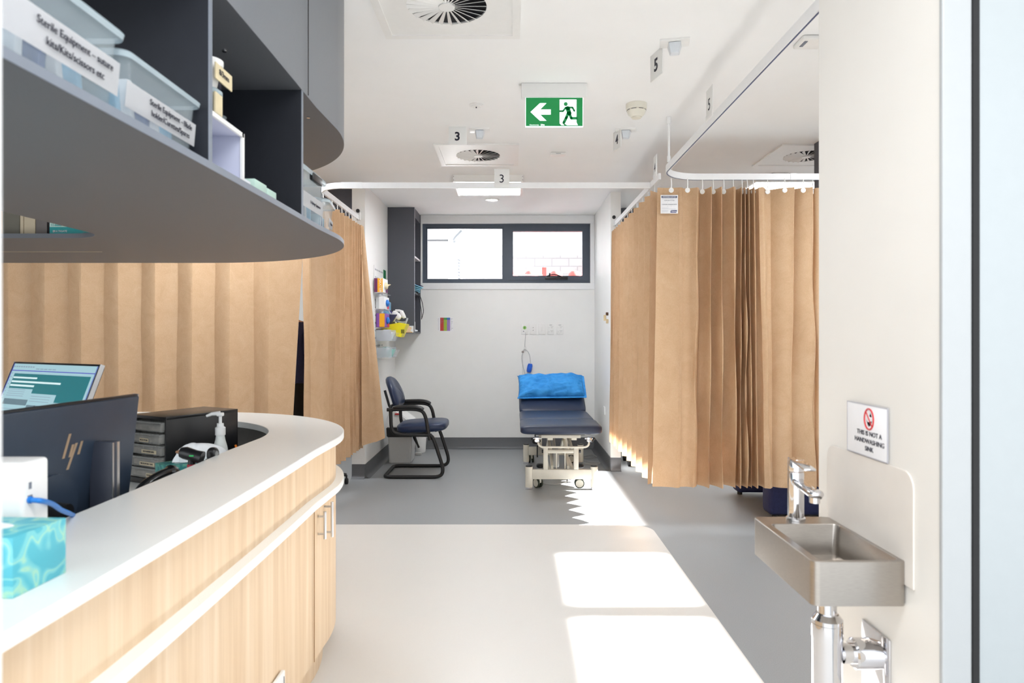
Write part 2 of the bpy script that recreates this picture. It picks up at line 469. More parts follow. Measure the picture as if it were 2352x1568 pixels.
B(xm+.07, WX1-.08, y1-.03, y1-.024, WZ0+.08, WZ1-.08).build('glass_pane', GLASS, W1, smooth=False)
b = MB(); b.box(PX(1252, YB), PX(1304, YB), y0-.035, y0-.01, PZ(641, YB), PZ(635, YB), .004)
b.tube(smoothpath([P(1256, 634, y0-.02), P(1272, 630, y0-.04), P(1288, 634, y0-.02)]), .006)
b.cyl(P(1262, 634, y0-.02), P(1263, 627, y0-.04), .008)
b.build('winder', BLACKP, W1)
# white reveal boards round the window
b = MB(); tx0, tx1, tz0, tz1 = -1.056, .954, 1.842, CEIL-.001
for x0, x1, z0, z1 in ((tx0, tx1, WZ1, tz1), (tx0, tx1, tz0, WZ0), (tx0, WX0, WZ0, WZ1), (WX1, tx1, WZ0, WZ1)):
    b.box(x0, x1, YB-.014, YB+.0, z0, z1)
struct(b.build('trim_2', W_TRIM, smooth=False, bevel=.002))
for k, (ya, yb) in enumerate(ops):
    b = MB(); w = .03
    for A, C_, z0, z1 in ((ya, ya+w, HZ0, HZ1), (yb-w, yb, HZ0, HZ1), (ya, yb, HZ0, HZ0+w*.5), (ya, yb, HZ1-w*.5, HZ1)):
        b.box(XWR+.05, XWR+.1, A, C_, z0, z1)
    o = struct(b.build('window_%d' % (k+2), ANTH, smooth=False))
    B(XWR+.07, XWR+.075, ya+w, yb-w, HZ0+.015, HZ1-.015).build('glass_pane', GLASS, o, smooth=False)
for k, (xa, xb) in enumerate(((1.6, 3.2),)):
    b = MB(); frm(b, xa, xb, WZ0, WZ1, .035, y0, y1); b.box((xa+xb)/2-.03, (xa+xb)/2+.03, y0, y1, WZ0+.035, WZ1-.035)
    o = struct(b.build('window_%d' % (k+5), ANTH, smooth=False))
    B(xa+.035, xb-.035, y1-.03, y1-.024, WZ0+.035, WZ1-.035).build('glass_pane', GLASS, o, smooth=False)
# near right wall that carries the sink
XS = .82
struct(B(XS, 4.35, 1.307, 1.824, 0, CEIL).build('wall_near_right', W_WARM, smooth=False))
# doorway the picture is taken through
b = B(.8165, .873, 1.295, 1.3065, 0, CEIL); struct(b.build('trim_3', mat('jamb_paint', (172,175,176), .35, var=.01), smooth=False, bevel=.003))
D1 = struct(B(.8865, 1.9, 1.295, 1.3065, 0, CEIL).build('door_1', FROST, smooth=False))
B(.8735, .886, 1.293, 1.3065, 0, CEIL).build('door_seal', RUBBER, D1, smooth=False)
struct(B(-.62, -.409, .50, .55, 0, CEIL).build('trim_4', W_TRIM, smooth=False, bevel=.004))

# ============================================================ OUTSIDE
o = B(-14, 16, 8.2, 30, -.12, -.02).build('ground_outside', mat('dark_asphalt', (110,110,108), .9, var=.03, scale=3), smooth=False); struct(o)
o = B(-.9, 9, 12, 12.2, -.05, 2.71).build('block_wall', BLOCK, loc=(4,12,0), smooth=False); tag(o, 'pale concrete block wall standing outside behind the window', 'wall')
bl = thing('neighbouring_building', 'white clad building with ribbed side outside the left window pane', 'building', (-2.5, 10.5, 0))
zt = PZ(555, 10.5)
B(-6, PX(1030, 10.5), 10.5, 13, 0, zt).build('wall', ROOFM, bl, smooth=False)
b = MB(); pa = P(1030, 557, 10.5); pb = P(1058, 592, 11.6)
t = [(pa.x, 10.5), (pb.x, 11.6), (pb.x, 13), (pa.x, 13)]
b.prism(t, 0, pb.z); b.build('side_wall', ROOFM, bl, smooth=False)
b = MB()
for k in range(12):
    q = P(1058, 598+k*7, 11.55); b.box(q.x-.22, q.x+.004, 11.3, 11.58, q.z-.012, q.z+.004)
b.build('louvre_ribs', mat('rib_grey', (92,98,106), .7), bl, smooth=False)  # dark grey ribs across the side wall
b = MB(); b.tube([(-6, 10.45, zt+.02), (pa.x, 10.45, zt+.02), (pb.x, 11.6, pb.z+.02)], .02); b.build('gutter', mat('gutter_grey', (120,124,128), .6), bl)
o = MB().tube(rnd([P(1043, 553, 11), P(1048, 545, 11), P(1062, 531, 11)], .05), .035, seg=8).tube([P(1046,552,11), (PX(1044,11), 11.0, P(1044,558,11).z)], .03).build('floodlight', mat('gutter_grey', (120,124,128)), loc=(P(1046,545,11).x, 11, 2.0)); tag(o, 'grey pole light outside above the pale building', 'light')
REDO = mat('bright_red_steel', (240,110,104), .5)
for k, (x0, x1, lab) in enumerate(((1168, 1190, 'red rounded tank top outside, leftmost, cut by the window mullion'), (1204, 1236, 'red rounded tank top outside, left of the red post'), (1262, 1293, 'red rounded tank top outside, behind the window winder'), (1305, 1336, 'red rounded tank top outside, rightmost in the window'))):
    Y = 9.6; r = (x1-x0)/2*Y/F; cx = PX((x0+x1)/2, Y); zt_ = PZ(621, Y)
    o = MB().lathe([(r*.9, 0), (r, .1), (r, zt_-.08), (r*.92, zt_-.045), (r*.6, zt_-.012), (.01, zt_)], (cx, Y, 0)).build('red_tank', REDO, loc=(cx, Y, 0)); tag(o, lab, 'tank', 'red tanks outside')
o = B(PX(1245, 9.9), PX(1255, 9.9), 9.9, 9.96, 0, PZ(614, 9.9)).build('red_post', REDO, loc=(PX(1250,9.9), 9.93, 0)); tag(o, 'red square post outside between the red tanks', 'post')

# ============================================================ CEILING FITTINGS
def diffuser(x0, y0, label, s=.62, ang=0):
    T = thing('ceiling_air_diffuser', label, 'air vent', (x0+s/2, y0+s/2, CEIL), 0, 'square swirl ceiling diffusers')
    c = Vector((x0+s/2, y0+s/2, 0)); z = CEIL
    b = MB(); w = .035
    for A in ((x0, x0+s, y0, y0+w), (x0, x0+s, y0+s-w, y0+s), (x0, x0+w, y0+w, y0+s-w), (x0+s-w, x0+s, y0+w, y0+s-w)): b.box(*A, z-.012, z-.0005)
    b.build('border', WHITEP, T, smooth=False)
    # plate with a round hole
    t = bmesh.new(); N = 48; R = s*.27; h = s/2-w; outer = []; inner = []
    for k in range(N):
        a = 2*PI*k/N; ca, sa = math.cos(a), math.sin(a); q = h/max(abs(ca), abs(sa))
        outer.append(t.verts.new((c.x+ca*q, c.y+sa*q, z-.008))); inner.append(t.verts.new((c.x+ca*R, c.y+sa*R, z-.008)))
    for k in range(N): t.faces.new((outer[k], inner[k], inner[(k+1) % N], outer[(k+1) % N]))
    r2 = [t.verts.new((v.co.x, v.co.y, z-.0006)) for v in inner]
    for k in range(N): t.faces.new((inner[k], r2[k], r2[(k+1) % N], inner[(k+1) % N]))
    b = MB()._merge(t); b.build('face_plate', WHITEP, T, smooth=False)
    MB().cyl((c.x, c.y, z-.0012), (c.x, c.y, z-.0006), R, seg=48).build('duct_opening', HOLE, T, smooth=False)
    b = MB()
    for k in range(24):
        a = 2*PI*k/24
        M = Matrix.Translation((c.x, c.y, z-.010)) @ Matrix.Rotation(a, 4, 'Z') @ Matrix.Rotation(math.radians(28), 4, 'X')
        t = bmesh.new()
        v = [t.verts.new(p) for p in ((.03, -.004, 0), (R, -.011, 0), (R, .011, 0), (.03, .004, 0))]
        t.faces.new(v); u = [t.verts.new(p.co+Vector((0,0,.0015))) for p in v]; t.faces.new(u[::-1])
        for i in range(4): t.faces.new((v[i], v[(i+1) % 4], u[(i+1) % 4], u[i]))
        b._merge(t, M)
    b.build('swirl_blades', WHITEP, T, smooth=False)
    MB().cyl((c.x, c.y, z-.016), (c.x, c.y, z-.004), .034, seg=24).build('hub', WHITEP, T)
    return T
diffuser(-.583, 2.543, 'square white swirl ceiling diffuser at the top edge of the photo, nearest')
diffuser(-.57, 4.93, 'square white swirl ceiling diffuser behind the number 3 plate')
diffuser(1.957, 4.95, 'square white swirl ceiling diffuser over the right curtained bay')

def led_panel(x0, y0, sx, sy, label, h=.06):
    T = thing('ceiling_light', label, 'light', (x0+sx/2, y0+sy/2, CEIL), 0, 'surface mounted ceiling light panels')
    b = MB(); w = .022; z1 = CEIL-.0005
    b.box(x0, x0+sx, y0, y0+w, CEIL-h, z1).box(x0, x0+sx, y0+sy-w, y0+sy, CEIL-h, z1).box(x0, x0+w, y0+w, y0+sy-w, CEIL-h, z1).box(x0+sx-w, x0+sx, y0+w, y0+sy-w, CEIL-h, z1)
    b.build('frame', WHITEP, T, smooth=False)
    B(x0+w, x0+sx-w, y0+w, y0+sy-w, CEIL-h+.004, CEIL-h+.012).build('diffuser', LED, T, smooth=False)
    if abs(x0+.511) < .01:
        for x in (x0+.006, x0+sx-.006):
            for z in (CEIL-.015, CEIL-.045): MB().cyl((x, y0-.001, z), (x, y0+.003, z), .0028, seg=8).build('screw', INK, T)
    return T
led_panel(-.511, 5.896, .609, .60, 'white box ceiling light panel over the bed bay, behind the thin number 3')
led_panel(2.1, 5.9, .8, .6, 'box ceiling light panel glowing above the right curtain top')
led_panel(-3.0, 5.9, .8, .6, 'added unseen box light panel brightening the left curtained bay')  # unseen panel, added to brighten the left bay
led_panel(2.3, 3.0, .8, .8, 'added unseen box light panel in the near right bay, past the wall corner')  # added out of view so floor bounce lifts the ceiling
led_panel(-2.2, 4.0, .6, .6, 'added hidden box light panel between nurse station and left curtain')  # hidden by the shelf unit; added for more floor and ceiling light
T = thing('downlight', 'small round recessed downlight in the ceiling before the window', 'light', (-.2, 6.98, CEIL))
MB().lathe([(.07, 0), (.072, -.006), (.055, -.009), (.046, -.002)], (-.2, 6.98, CEIL-.0005)).build('ring', WHITEP, T)
MB().cyl((-.2, 6.98, CEIL-.004), (-.2, 6.98, CEIL-.002), .045).build('lens', DOWNL, T)
# sprinkler-like disc
q = (PX(1094, 4.106), 4.106); T = thing('ceiling_sensor', 'small round white ceiling sensor disc left of the exit sign', 'sensor', (*q, CEIL))
MB().lathe([(.043, -.0005), (.043, -.005), (.030, -.008), (.028, -.012), (.001, -.012)], (*q, CEIL)).build('disc', WHITEP, T)
MB().cyl((*q, CEIL-.018), (*q, CEIL-.011), .004).build('sensor_eye', INK, T)
# smoke detector
q = (.745, 4.09); T = thing('smoke_detector', 'cream round smoke detector on the ceiling right of the exit sign', 'smoke detector', (*q, CEIL))
MB().lathe([(.062, -.0005), (.062, -.03), (.055, -.036), (.057, -.042), (.05, -.062), (.032, -.078), (.028, -.076), (.028, -.086), (.001, -.088)], (*q, CEIL)).build('housing', CREAMP, T)
b = MB()
for k in range(8):
    a0 = 2*PI*k/8+.08; b.tube([(q[0]+.0565*math.cos(a0+.09*j), q[1]+.0565*math.sin(a0+.09*j), CEIL-.040) for j in range(7)], .0018, seg=6)
b.build('vent_slots', INK, T)
# flush rectangular sensor
q = (PX(1282, 5.2), 5.2); T = thing('ceiling_sensor', 'slim rectangular white ceiling fitting right of the second diffuser', 'sensor', (*q, CEIL))
B(q[0]-.058, q[0]+.058, q[1]-.035, q[1]+.035, CEIL-.018, CEIL-.0005, .005).build('base', WHITEP, T)
B(q[0]-.018, q[0]+.018, q[1]-.036, q[1]-.034, CEIL-.012, CEIL-.009).build('slot', INKG, T)
q = (PX(1790, 5.85), 5.85); o = B(q[0]-.07, q[0]+.07, q[1]-.035, q[1]+.035, CEIL-.018, CEIL-.0005, .005).build('ceiling_sensor', WHITEP, loc=(*q, CEIL)); tag(o, 'slim white ceiling fitting over the right curtain, below the third diffuser', 'sensor')
q = (PX(1862, 3.2), 3.2); T = thing('ceiling_sensor', 'white square ceiling call fitting at the far right beside the wall corner', 'sensor', (*q, CEIL))
B(q[0]-.06, q[0]+.06, q[1]-.06, q[1]+.06, CEIL-.022, CEIL-.0005, .008).build('base', WHITEP, T)
B(q[0]-.045, q[0]-.03, q[1]-.04, q[1]+.02, CEIL-.025, CEIL-.021, .001).build('button', INKG, T)
# exit sign; unseen area light added as fill for the near end
ex0, ex1, ey = PX(1197.5, 3.744), PX(1348.5, 3.744), 3.744
T = thing('exit_sign', 'green running man exit sign with left arrow hung from the ceiling', 'exit sign', ((ex0+ex1)/2, ey+.02, CEIL))
B(ex0, ex1, ey, ey+.05, CEIL-.077, CEIL-.0005, .003).build('housing', WHITEP, T)
sx0, sx1, sz0, sz1 = PX(1208, ey), PX(1338.5, ey), PZ(288, ey), PZ(223, ey)
pan = B(sx0-.003, sx1+.003, ey+.012, ey+.020, sz0-.005, CEIL-.077).build('light_panel', EXITW, T)
W_, H_ = sx1-sx0, sz1-sz0
B(sx0, sx1, ey+.009, ey+.0118, sz0, sz1).build('green_face', EXITG, T, smooth=False)
def su(u, v, d=.0): return (sx0+u*W_, ey+.0085-d, sz1-v*H_)    # u,v in 0..1 on the sign face
def flat(pl, name, m, parent, d=0., w=.0012):
    b = MB(); t = bmesh.new(); a = [t.verts.new(su(u, v, d)) for u, v in pl]; c = [t.verts.new(Vector(su(u, v, d))+Vector((0, w*.4, 0))) for u, v in pl]
    t.faces.new(a); t.faces.new(c[::-1]); n = len(pl)
    for i in range(n): t.faces.new((a[i], a[(i+1) % n], c[(i+1) % n], c[i]))
    bmesh.ops.recalc_face_normals(t, faces=list(t.faces)); b._merge(t); return b.build(name, m, parent, smooth=False)
def zo(x, y): return ((x-1146)/(1741-1146), (y-288)/(578-288))
flat([zo(*p) for p in ((1194,435),(1293,344),(1362,344),(1297,408),(1407,408),(1407,462),(1297,462),(1362,525),(1293,525))], 'arrow', EXITW, T)
flat([zo(*p) for p in ((1500,307),(1677,307),(1677,540),(1692,571),(1577,571),(1548,551),(1530,551),(1549,571),(1520,571),(1500,552))], 'door_pictogram', EXITW, T)
b = MB(); G = []
def limb(pl, r):
    pts = [Vector(su(*zo(*p), .0012)) for p in pl]; rr = r*W_/595
    t = bmesh.new()
    for i in range(len(pts)-1):
        a, c = pts[i], pts[i+1]; d = (c-a).normalized(); n = Vector((-d.z, 0, d.x))*rr
        t.faces.new([t.verts.new(p) for p in (a+n, c+n, c-n, a-n)])
    for p in pts: t.faces.new([t.verts.new(p+Vector((rr*math.cos(2*PI*k/12), 0, rr*math.sin(2*PI*k/12)))) for k in range(12)])
    b._merge(t)
limb([(1564,354)], 21); limb([(1503,427),(1535,427),(1565,390),(1635,390),(1654,424)], 9.5); limb([(1585,398),(1602,450)], 23)
limb([(1590,445),(1570,495),(1543,546)], 15); limb([(1603,450),(1622,500),(1690,500)], 14)
b.build('running_man_pictogram', EXITG, T, smooth=False)
text('Clevertronics', .0092, su(.145, .965), (1,0,0), (0,0,1), EXITW, T); text('24m', .0125, su(.295, .962), (1,0,0), (0,0,1), EXITW, T, bold=.0004)
# number plates
T = thing('number_plate', 'square white hanging plate with bold 3, left of the motion sensor', 'sign', (PX(1052, 4.536), 4.536, CEIL))
x0, x1 = PX(1031, 4.536), PX(1072, 4.536)
B(x0, x1, 4.536, 4.541, PZ(332, 4.536), CEIL+.002, .001).build('plate', WHITEP, T)
text('3', .078, (PX(1050.5, 4.536), 4.535, PZ(314, 4.536)), (1,0,0), (0,0,1), INK, T, bold=.0022)
def pir(cx, cy, rz, label):
    T = thing('motion_sensor', label, 'sensor', (cx, cy, CEIL), rz)
    MB().box(-.068, .068, -.045, .045, -.01, .002, .003).build('base', WHITEP, T, local=True)
    b = MB(); t = bmesh.new()
    v = [t.verts.new(p) for p in ((-.028,-.034,-.012),(.028,-.034,-.012),(.034,.03,-.012),(-.034,.03,-.012),(-.018,-.028,-.062),(.018,-.028,-.062),(.022,.0,-.066),(-.022,.0,-.066))]
    for f in ((0,1,2,3),(4,7,6,5),(0,4,5,1),(1,5,6,2),(2,6,7,3),(3,7,4,0)): t.faces.new([v[i] for i in f])
    bmesh.ops.recalc_face_normals(t, faces=list(t.faces)); b._merge(t); b.build('lens', mat('sensor_lens', (214,220,226), .3), T, local=True, bevel=.003)
    return T
pir(PX(1101, 4.56), 4.60, 0, 'white wedge motion sensor beside the bold number 3 plate')
def hang_num(cx, cy, ang, s, digit, label):
    T = thing('number_plate', label, 'sign', (cx, cy, CEIL), ang)
    MB().box(-s/2, s/2, 0, .005, -s, .002, .001).build('plate', WHITEP, T, local=True)
    M = ORG[T.name]
    x = M.to_3x3() @ Vector((1,0,0)); o = M @ Vector((0, -.0012, -s*.52))
    text(digit, s*.66, o, x, (0,0,1), INK, T, bold=.0022)
hang_num(PX(1505, 3.35), 3.33, math.radians(-76), .13, '5', 'white hanging plate with bold 5 beside the nearer right motion sensor')
pir(PX(1546, 3.25), 3.22, math.radians(-12), 'nearest wedge motion sensor, largest of three, at upper right of the ceiling')
hang_num(PX(1417, 4.62), 4.62, math.radians(-76), .125, '4', 'white hanging plate with bold 4 below the smoke detector')
pir(PX(1440, 4.56), 4.60, math.radians(-12), 'wedge motion sensor on the ceiling directly below the smoke detector')

# ============================================================ CURTAIN RAILS
RZ0, RZ1 = 2.37, 2.412
def rail_bar(path, w=.016):
    """box-section rail along a 2D path"""
    n = len(path); A = []; Bp = []
    for i in range(n):
        a = Vector(path[max(i-1, 0)]); c = Vector(path[min(i+1, n-1)]); d = (c-a).normalized(); nn = Vector((-d.y, d.x))*w/2
        p = Vector(path[i]); A.append(tuple(p+nn)); Bp.append(tuple(p-nn))
    return A, Bp
def arc(cx, cy, r, a0, a1, n=12): return [(cx+r*math.cos(math.radians(a0+(a1-a0)*k/n)), cy+r*math.sin(math.radians(a0+(a1-a0)*k/n))) for k in range(n+1)]
XRAIL = 1.0; YF = 4.64; cr = .26
T = thing('curtain_rail', 'white curtain rail running from top right and bending over the open right curtain', 'curtain rail', (XRAIL, 3.5, RZ0))
path = [(XRAIL, 1.83)]+[(XRAIL, 1.83+.5*k) for k in range(1, 5)]+[(XRAIL, YF-cr)]+arc(XRAIL+cr, YF-cr, cr, 180, 90)[1:]+[(XWR, YF)]
A, Bp = rail_bar(path); MB().ring(A, Bp, RZ0, RZ1).build('track', W_TRIM, T, smooth=True, ang=40)
A, Bp = rail_bar(path, .006); MB().ring(A, Bp, RZ0-.0015, RZ0-.0002).build('track_slot', mat('slot_shadow_blue', (70,84,120), .5), T, smooth=False)
B(XRAIL-.010+.90, XRAIL+.9+.03, YF-.010, YF+.010, RZ0-.001, RZ1+.002).build('joiner', W_TRIM, T)
b = MB(); qx, qy = .995, 4.33
b.cyl((qx, qy, RZ1), (qx, qy, CEIL-.001), .0075, seg=12).cyl((qx, qy, CEIL-.045), (qx, qy, CEIL-.0008), .014, seg=16).cyl((qx, qy, RZ1), (qx, qy, RZ1+.04), .011, seg=16)
b.build('drop_rod', W_TRIM, T)
YA = 4.91; XLR = -1.41
T = thing('curtain_rail', 'white curtain rail crossing the bed bay front with thin number 3 on it', 'curtain rail', (0, YA, RZ0))
path = [(XRAIL-.0085, YA), (.2, YA), (-.6, YA), (XLR+.2, YA)]+arc(XLR+.2, YA+.2, .2, 270, 180)[1:]+[(XLR, 6.27)]
A, Bp = rail_bar(path); MB().ring(A, Bp, RZ0, RZ1).build('track', W_TRIM, T, ang=40)
B(PX(832, YA)-.15, PX(832, YA), YA-.0095, YA+.0095, RZ0-.001, RZ1+.002).build('joiner', W_TRIM, T)
B(XLR-.02, XLR+.02, 6.24, 6.2695, RZ0-.0, RZ1+.03).build('end_bracket', W_TRIM, T)
MB().sup((XLR+.005, 6.22, RZ1+.035), .018, .018, .018, 1, 1, 16, 10).build('end_knob', BLACKP, T)
T = thing('curtain_rail', 'white curtain rail running back to the right nib wall above the glowing curtain', 'curtain rail', (XRAIL, 5.6, RZ0))
path = [(XRAIL, YF-.02), (XRAIL, 5.5), (XRAIL, 6.61)]
A, Bp = rail_bar(path); MB().ring(A, Bp, RZ0, RZ1).build('track', W_TRIM, T)
B(XRAIL-.02, XRAIL+.02, 6.58, 6.6095, RZ0, RZ1+.03).build('end_bracket', W_TRIM, T)
MB().sup((XRAIL-.02, 6.56, RZ1+.035), .018, .018, .018, 1, 1, 16, 10).build('end_knob', BLACKP, T)
T = thing('curtain_rail', 'white curtain rail of the left bay, mostly hidden behind the shelf', 'curtain rail', (-3, YA, RZ0))
path = [(XWL, YA-.012), (-3, YA-.012), (-1.60, YA-.012)]
A, Bp = rail_bar(path); MB().ring(A, Bp, RZ0-.05, RZ0-.008).build('track', W_TRIM, T)
# thin number plates standing on rails
def rail_num(c, ang, w, z0, z1, digit, label):
    T = thing('number_plate', label, 'sign', (c[0], c[1], z0), ang)
    MB().box(-w/2, w/2, -.002, .002, 0, z1-z0, .0008).build('plate', PERSPEX if digit == 'x' else WHITEP, T, local=True)
    M = ORG[T.name]; x = M.to_3x3() @ Vector((1,0,0)); o = M @ Vector((0, -.0028, (z1-z0)*.45))
    text(digit, .083, o, x, (0,0,1), INK, T)
    MB().box(-w/2, w/2, -.004, -.002, -.0, .03, .0005).build('clip', WHITEP, T, local=True)
rail_num((PX(1152.5, YA-.012), YA-.0098), 0, .108, RZ0+.006, PZ(388, YA-.012), '3', 'white plate with thin 3 clipped to the bed bay curtain rail')
rail_num((XRAIL-.010, 3.42), math.radians(-90), .11, RZ0+.03, 2.555, '5', 'white plate with thin 5 clipped to the near right curtain rail')
rail_num((XRAIL-.010, 4.72), math.radians(-90), .11, RZ0+.03, 2.555, '4', 'white plate with thin 4 on the rail just behind the rail corner')
# ============================================================ CURTAINS
ZT, ZH = 2.312, .29
def curtain_mesh(top, bot, nz=26, sub=3, bulge=.006, wob=.005, seed=1, zh=None, zt=None, crest=.006):
    rnd_ = random.Random(seed); b = MB(); t = bmesh.new()
    zt = ZT if zt is None else zt
    def chamfer(L):
        o = [L[0]]
        for i in range(1, len(L)-1):
            p = Vector(L[i]); a = Vector(L[i-1]); c = Vector(L[i+1]); q = p+(a-p).normalized()*min(crest, (a-p).length*.2); r = p+(c-p).normalized()*min(crest, (c-p).length*.2)
            o += [tuple(q), tuple(r)]
        o.append(L[-1]); return o
    if zh: zh = [zh[0]]+[z for z in zh[1:-1] for _ in (0, 1)]+[zh[-1]]
    top, bot = chamfer(top), chamfer(bot); n = len(top)
    cols = []; creases = set()
    ph = [(rnd_.uniform(0, 6), rnd_.uniform(2, 5), rnd_.uniform(.3, 1)) for _ in range(n)]
    for k in range(1, n-1, 2): ph[k+1] = ph[k]
    idx = 0
    for i in range(n-1):
        for k in range(sub if i % 2 == 0 else 1):
            f = k/(sub if i % 2 == 0 else 1); cols.append((i, f)); 
            if k == 0: creases.add(len(cols)-1)
    cols.append((n-2, 1.0)); creases.add(len(cols)-1)
    grid = []
    for (i, f) in cols:
        col = []
        a0, a1 = Vector(top[i]), Vector(top[i+1]); c0, c1 = Vector(bot[i]), Vector(bot[i+1])
        for j in range(nz+1):
            v = j/nz; z0 = zt; z1 = (zh[i]*(1-f)+zh[i+1]*f) if zh else ZH
            pa = a0.lerp(c0, v); pb = a1.lerp(c1, v)
            def w(q, vv):
                p_, fr, am = ph[q]; return wob*am*math.sin(p_+fr*vv*PI)*min(1, vv*2.2)
            d = (pb-pa); nn = Vector((-d.y, d.x)); nn = nn.normalized() if nn.length > 0 else nn
            p = pa.lerp(pb, f)+nn*((bulge if i % 2 == 0 else 0)*(1 if i % 4 == 0 else -1)*math.sin(PI*f)+w(i, v)*(1-f)+w(i+1, v)*f)
            col.append(t.verts.new((p.x, p.y, z0*(1-v)+z1*v)))
        grid.append(col)
    for c in range(len(grid)-1):
        for j in range(nz): t.faces.new((grid[c][j], grid[c][j+1], grid[c+1][j+1], grid[c+1][j]))
    b._merge(t); return b
def hooks(T, pts, zr, zt=None):
    zt = ZT if zt is None else zt
    proto = None
    for (x, y) in pts:
        if proto is None:
            b = MB()
            b.cyl((0, -.0035, -.022), (0, .0035, -.022), .0165, seg=20).cyl((0, -.0048, -.022), (0, .0048, -.022), .006, seg=12)
            b.tube([(0, 0, -.006), (.002, 0, .02), (0, 0, zr-zt)], .0035, seg=6)
            proto = b.build('hook', WHITEP, T, local=True); o = proto
        else:
            o = proto.copy(); COL.objects.link(o); o.parent = T
        o.location = ORG[T.name].inverted() @ Vector((x, y, zt))

# --- right front curtain (across the right bay)
Tp = [(1508,-.03),(1561,-.035),(1564,.0),(1600,-.04),(1608,.09),(1628,-.07),(1633,.09),(1651,-.07),(1657,.09),(1679,-.07),(1690,.06),(1697,-.06),(1700.5,.06),(1705,-.06),(1708,.06),(1713.5,-.06),(1718,.06),(1725.5,-.06),(1730,.05),(1738,-.045),(1754,-.02),(1773,.04),(1819,-.05),(1822,.03),(1860,-.05),(1866,.02),(1882,-.03),(1904,.04),(1935,-.04),(1962,.04),(1990,-.04),(2020,.04),(2050,-.03)]
Bt = [(1497,-.02),(1553,-.06),(1556,-.02),(1591,-.05),(1601,.08),(1622,-.075),(1628,.09),(1652,-.08),(1658,.08),(1684,-.07),(1686.5,.07),(1692,-.08),(1697,.07),(1709,-.07),(1712,.06),(1720,-.07),(1724,.06),(1731,-.075),(1738,.06),(1751,-.06),(1766,-.05),(1772,.0),(1806,-.06),(1816,.0),(1862,-.07),(1872,.0),(1886,-.05),(1906,.04),(1937,-.04),(1962,.04),(1990,-.04),(2020,.04),(2050,-.03)]
top = [(PX(p, YF), YF+d) for p, d in Tp]; bot = [(PX(p, YF), YF+d) for p, d in Bt]
T = thing('privacy_curtain', 'tan pleated privacy curtain with white label, hung across the right bay', 'curtain', (1.6, YF, 0))
curtain_mesh(top, bot, nz=40, sub=6, bulge=.014, wob=.012, seed=4).build('curtain_sheet', CURT, T, ang=26)
hooks(T, [(PX(p, YF), YF-(.047 if p in (1538, 1575, 1796, 1838) else .0)) for p in (1538, 1575, 1613, 1638, 1662, 1684, 1704, 1716, 1730, 1763, 1796, 1838, 1866, 1900)], RZ0)
# label on the first panel
lx0, lx1, ly = PX(1516.5, YF-.036), PX(1556.5, YF-.036), YF-.046
lz1, lz0 = PZ(448, 4.6), PZ(490.5, 4.6); lc = (lx0+lx1)/2
lab = B(lx0, lx1, ly, ly+.0015, lz0, lz1, .0004).build('curtain_label', PAPER, T); lab['label'] = 'white date label on the tan curtain'
B(lx0+.006, lx1-.006, ly-.0006, ly-.0002, lz1-.0205, lz1-.0065).build('label_band', mat('label_slate', (90,98,124), .6), lab, smooth=False)
text('DISPOSABLE CURTAIN', .0088, (lc, ly-.001, lz1-.0135), (1,0,0), (0,0,1), INKW, lab)
text('CURTAIN FITTED', .0088, (lc, ly-.001, lz1-.037), (1,0,0), (0,0,1), INKG, lab)
text('CURTAIN CHANGE DATE', .0088, (lc, ly-.001, lz1-.064), (1,0,0), (0,0,1), INKG, lab)
text('/          /', .008, (lc, ly-.001, lz1-.050), (1,0,0), (0,0,1), INKG, lab); text('/          /', .008, (lc, ly-.001, lz1-.076), (1,0,0), (0,0,1), INKG, lab)
b = MB()
for k, (w, z) in enumerate(((.08, .026), (.045, .086), (.095, .093), (.045, .103), (.043, .108), (.04, .113))): b.box(lx0+.008, lx0+.008+w, ly-.0006, ly-.0002, lz1-z-.0012, lz1-z)
b.build('small_print', mat('pale_print', (180,186,196), .6), lab, smooth=False)
b = MB(); b.prism([(0,0),(.040,0),(.045,.0165),(.005,.0165)], 0, .0004, M=frame((lx1-.052, ly-.0008, lz0+.006), (1,0,0), (0,0,1))); b.build('logo_box', mat('logo_navy', (32,40,110), .5), lab, smooth=False)
text('Haines', .0125, (lx1-.029, ly-.0016, lz0+.0145), (1,0,0), (0,0,1), INKW, lab, bold=.0002)

# --- glowing curtain running back along the right side of the bed bay
ys = [4.70, 4.80, 4.92, 5.02, 5.14, 5.25, 5.37, 5.47, 5.60, 5.70, 5.82, 5.92, 6.02, 6.09, 6.17, 6.23, 6.30, 6.35, 6.41, 6.45, 6.50, 6.535, 6.56, 6.58]
top = []; bot = []
for k, y in enumerate(ys):
    s = -1 if k % 2 == 0 else 1
    top.append((XRAIL+s*.048, y+.0*s)); bot.append((XRAIL+s*.058-.01, y+random.uniform(-.02, .02)))
T = thing('privacy_curtain', 'sunlit tan privacy curtain running back beside the treatment bed', 'curtain', (XRAIL, 5.6, 0))
curtain_mesh(top, bot, nz=24, sub=4, bulge=.006, wob=.006, seed=9).build('curtain_sheet', CURT, T, ang=26)
hooks(T, [(XRAIL, y) for y in ys[1:-2:2]], RZ0)
b = MB(); q = P(1394, 722, 6.5); b.box(q.x-.012, q.x+.012, q.y-.02, q.y, q.z-.01, q.z+.02, .003); b.build('tieback_clip', mat('brown_clip', (96,70,52), .6), T)
b = MB(); b.box(q.x-.035, q.x-.01, q.y-.03, q.y-.02, q.z-.06, q.z-.005, .003); b.box(q.x-.015, q.x+.01, q.y-.04, q.y-.03, q.z-.085, q.z-.045, .003); b.build('tieback_tag', TAPE, T)

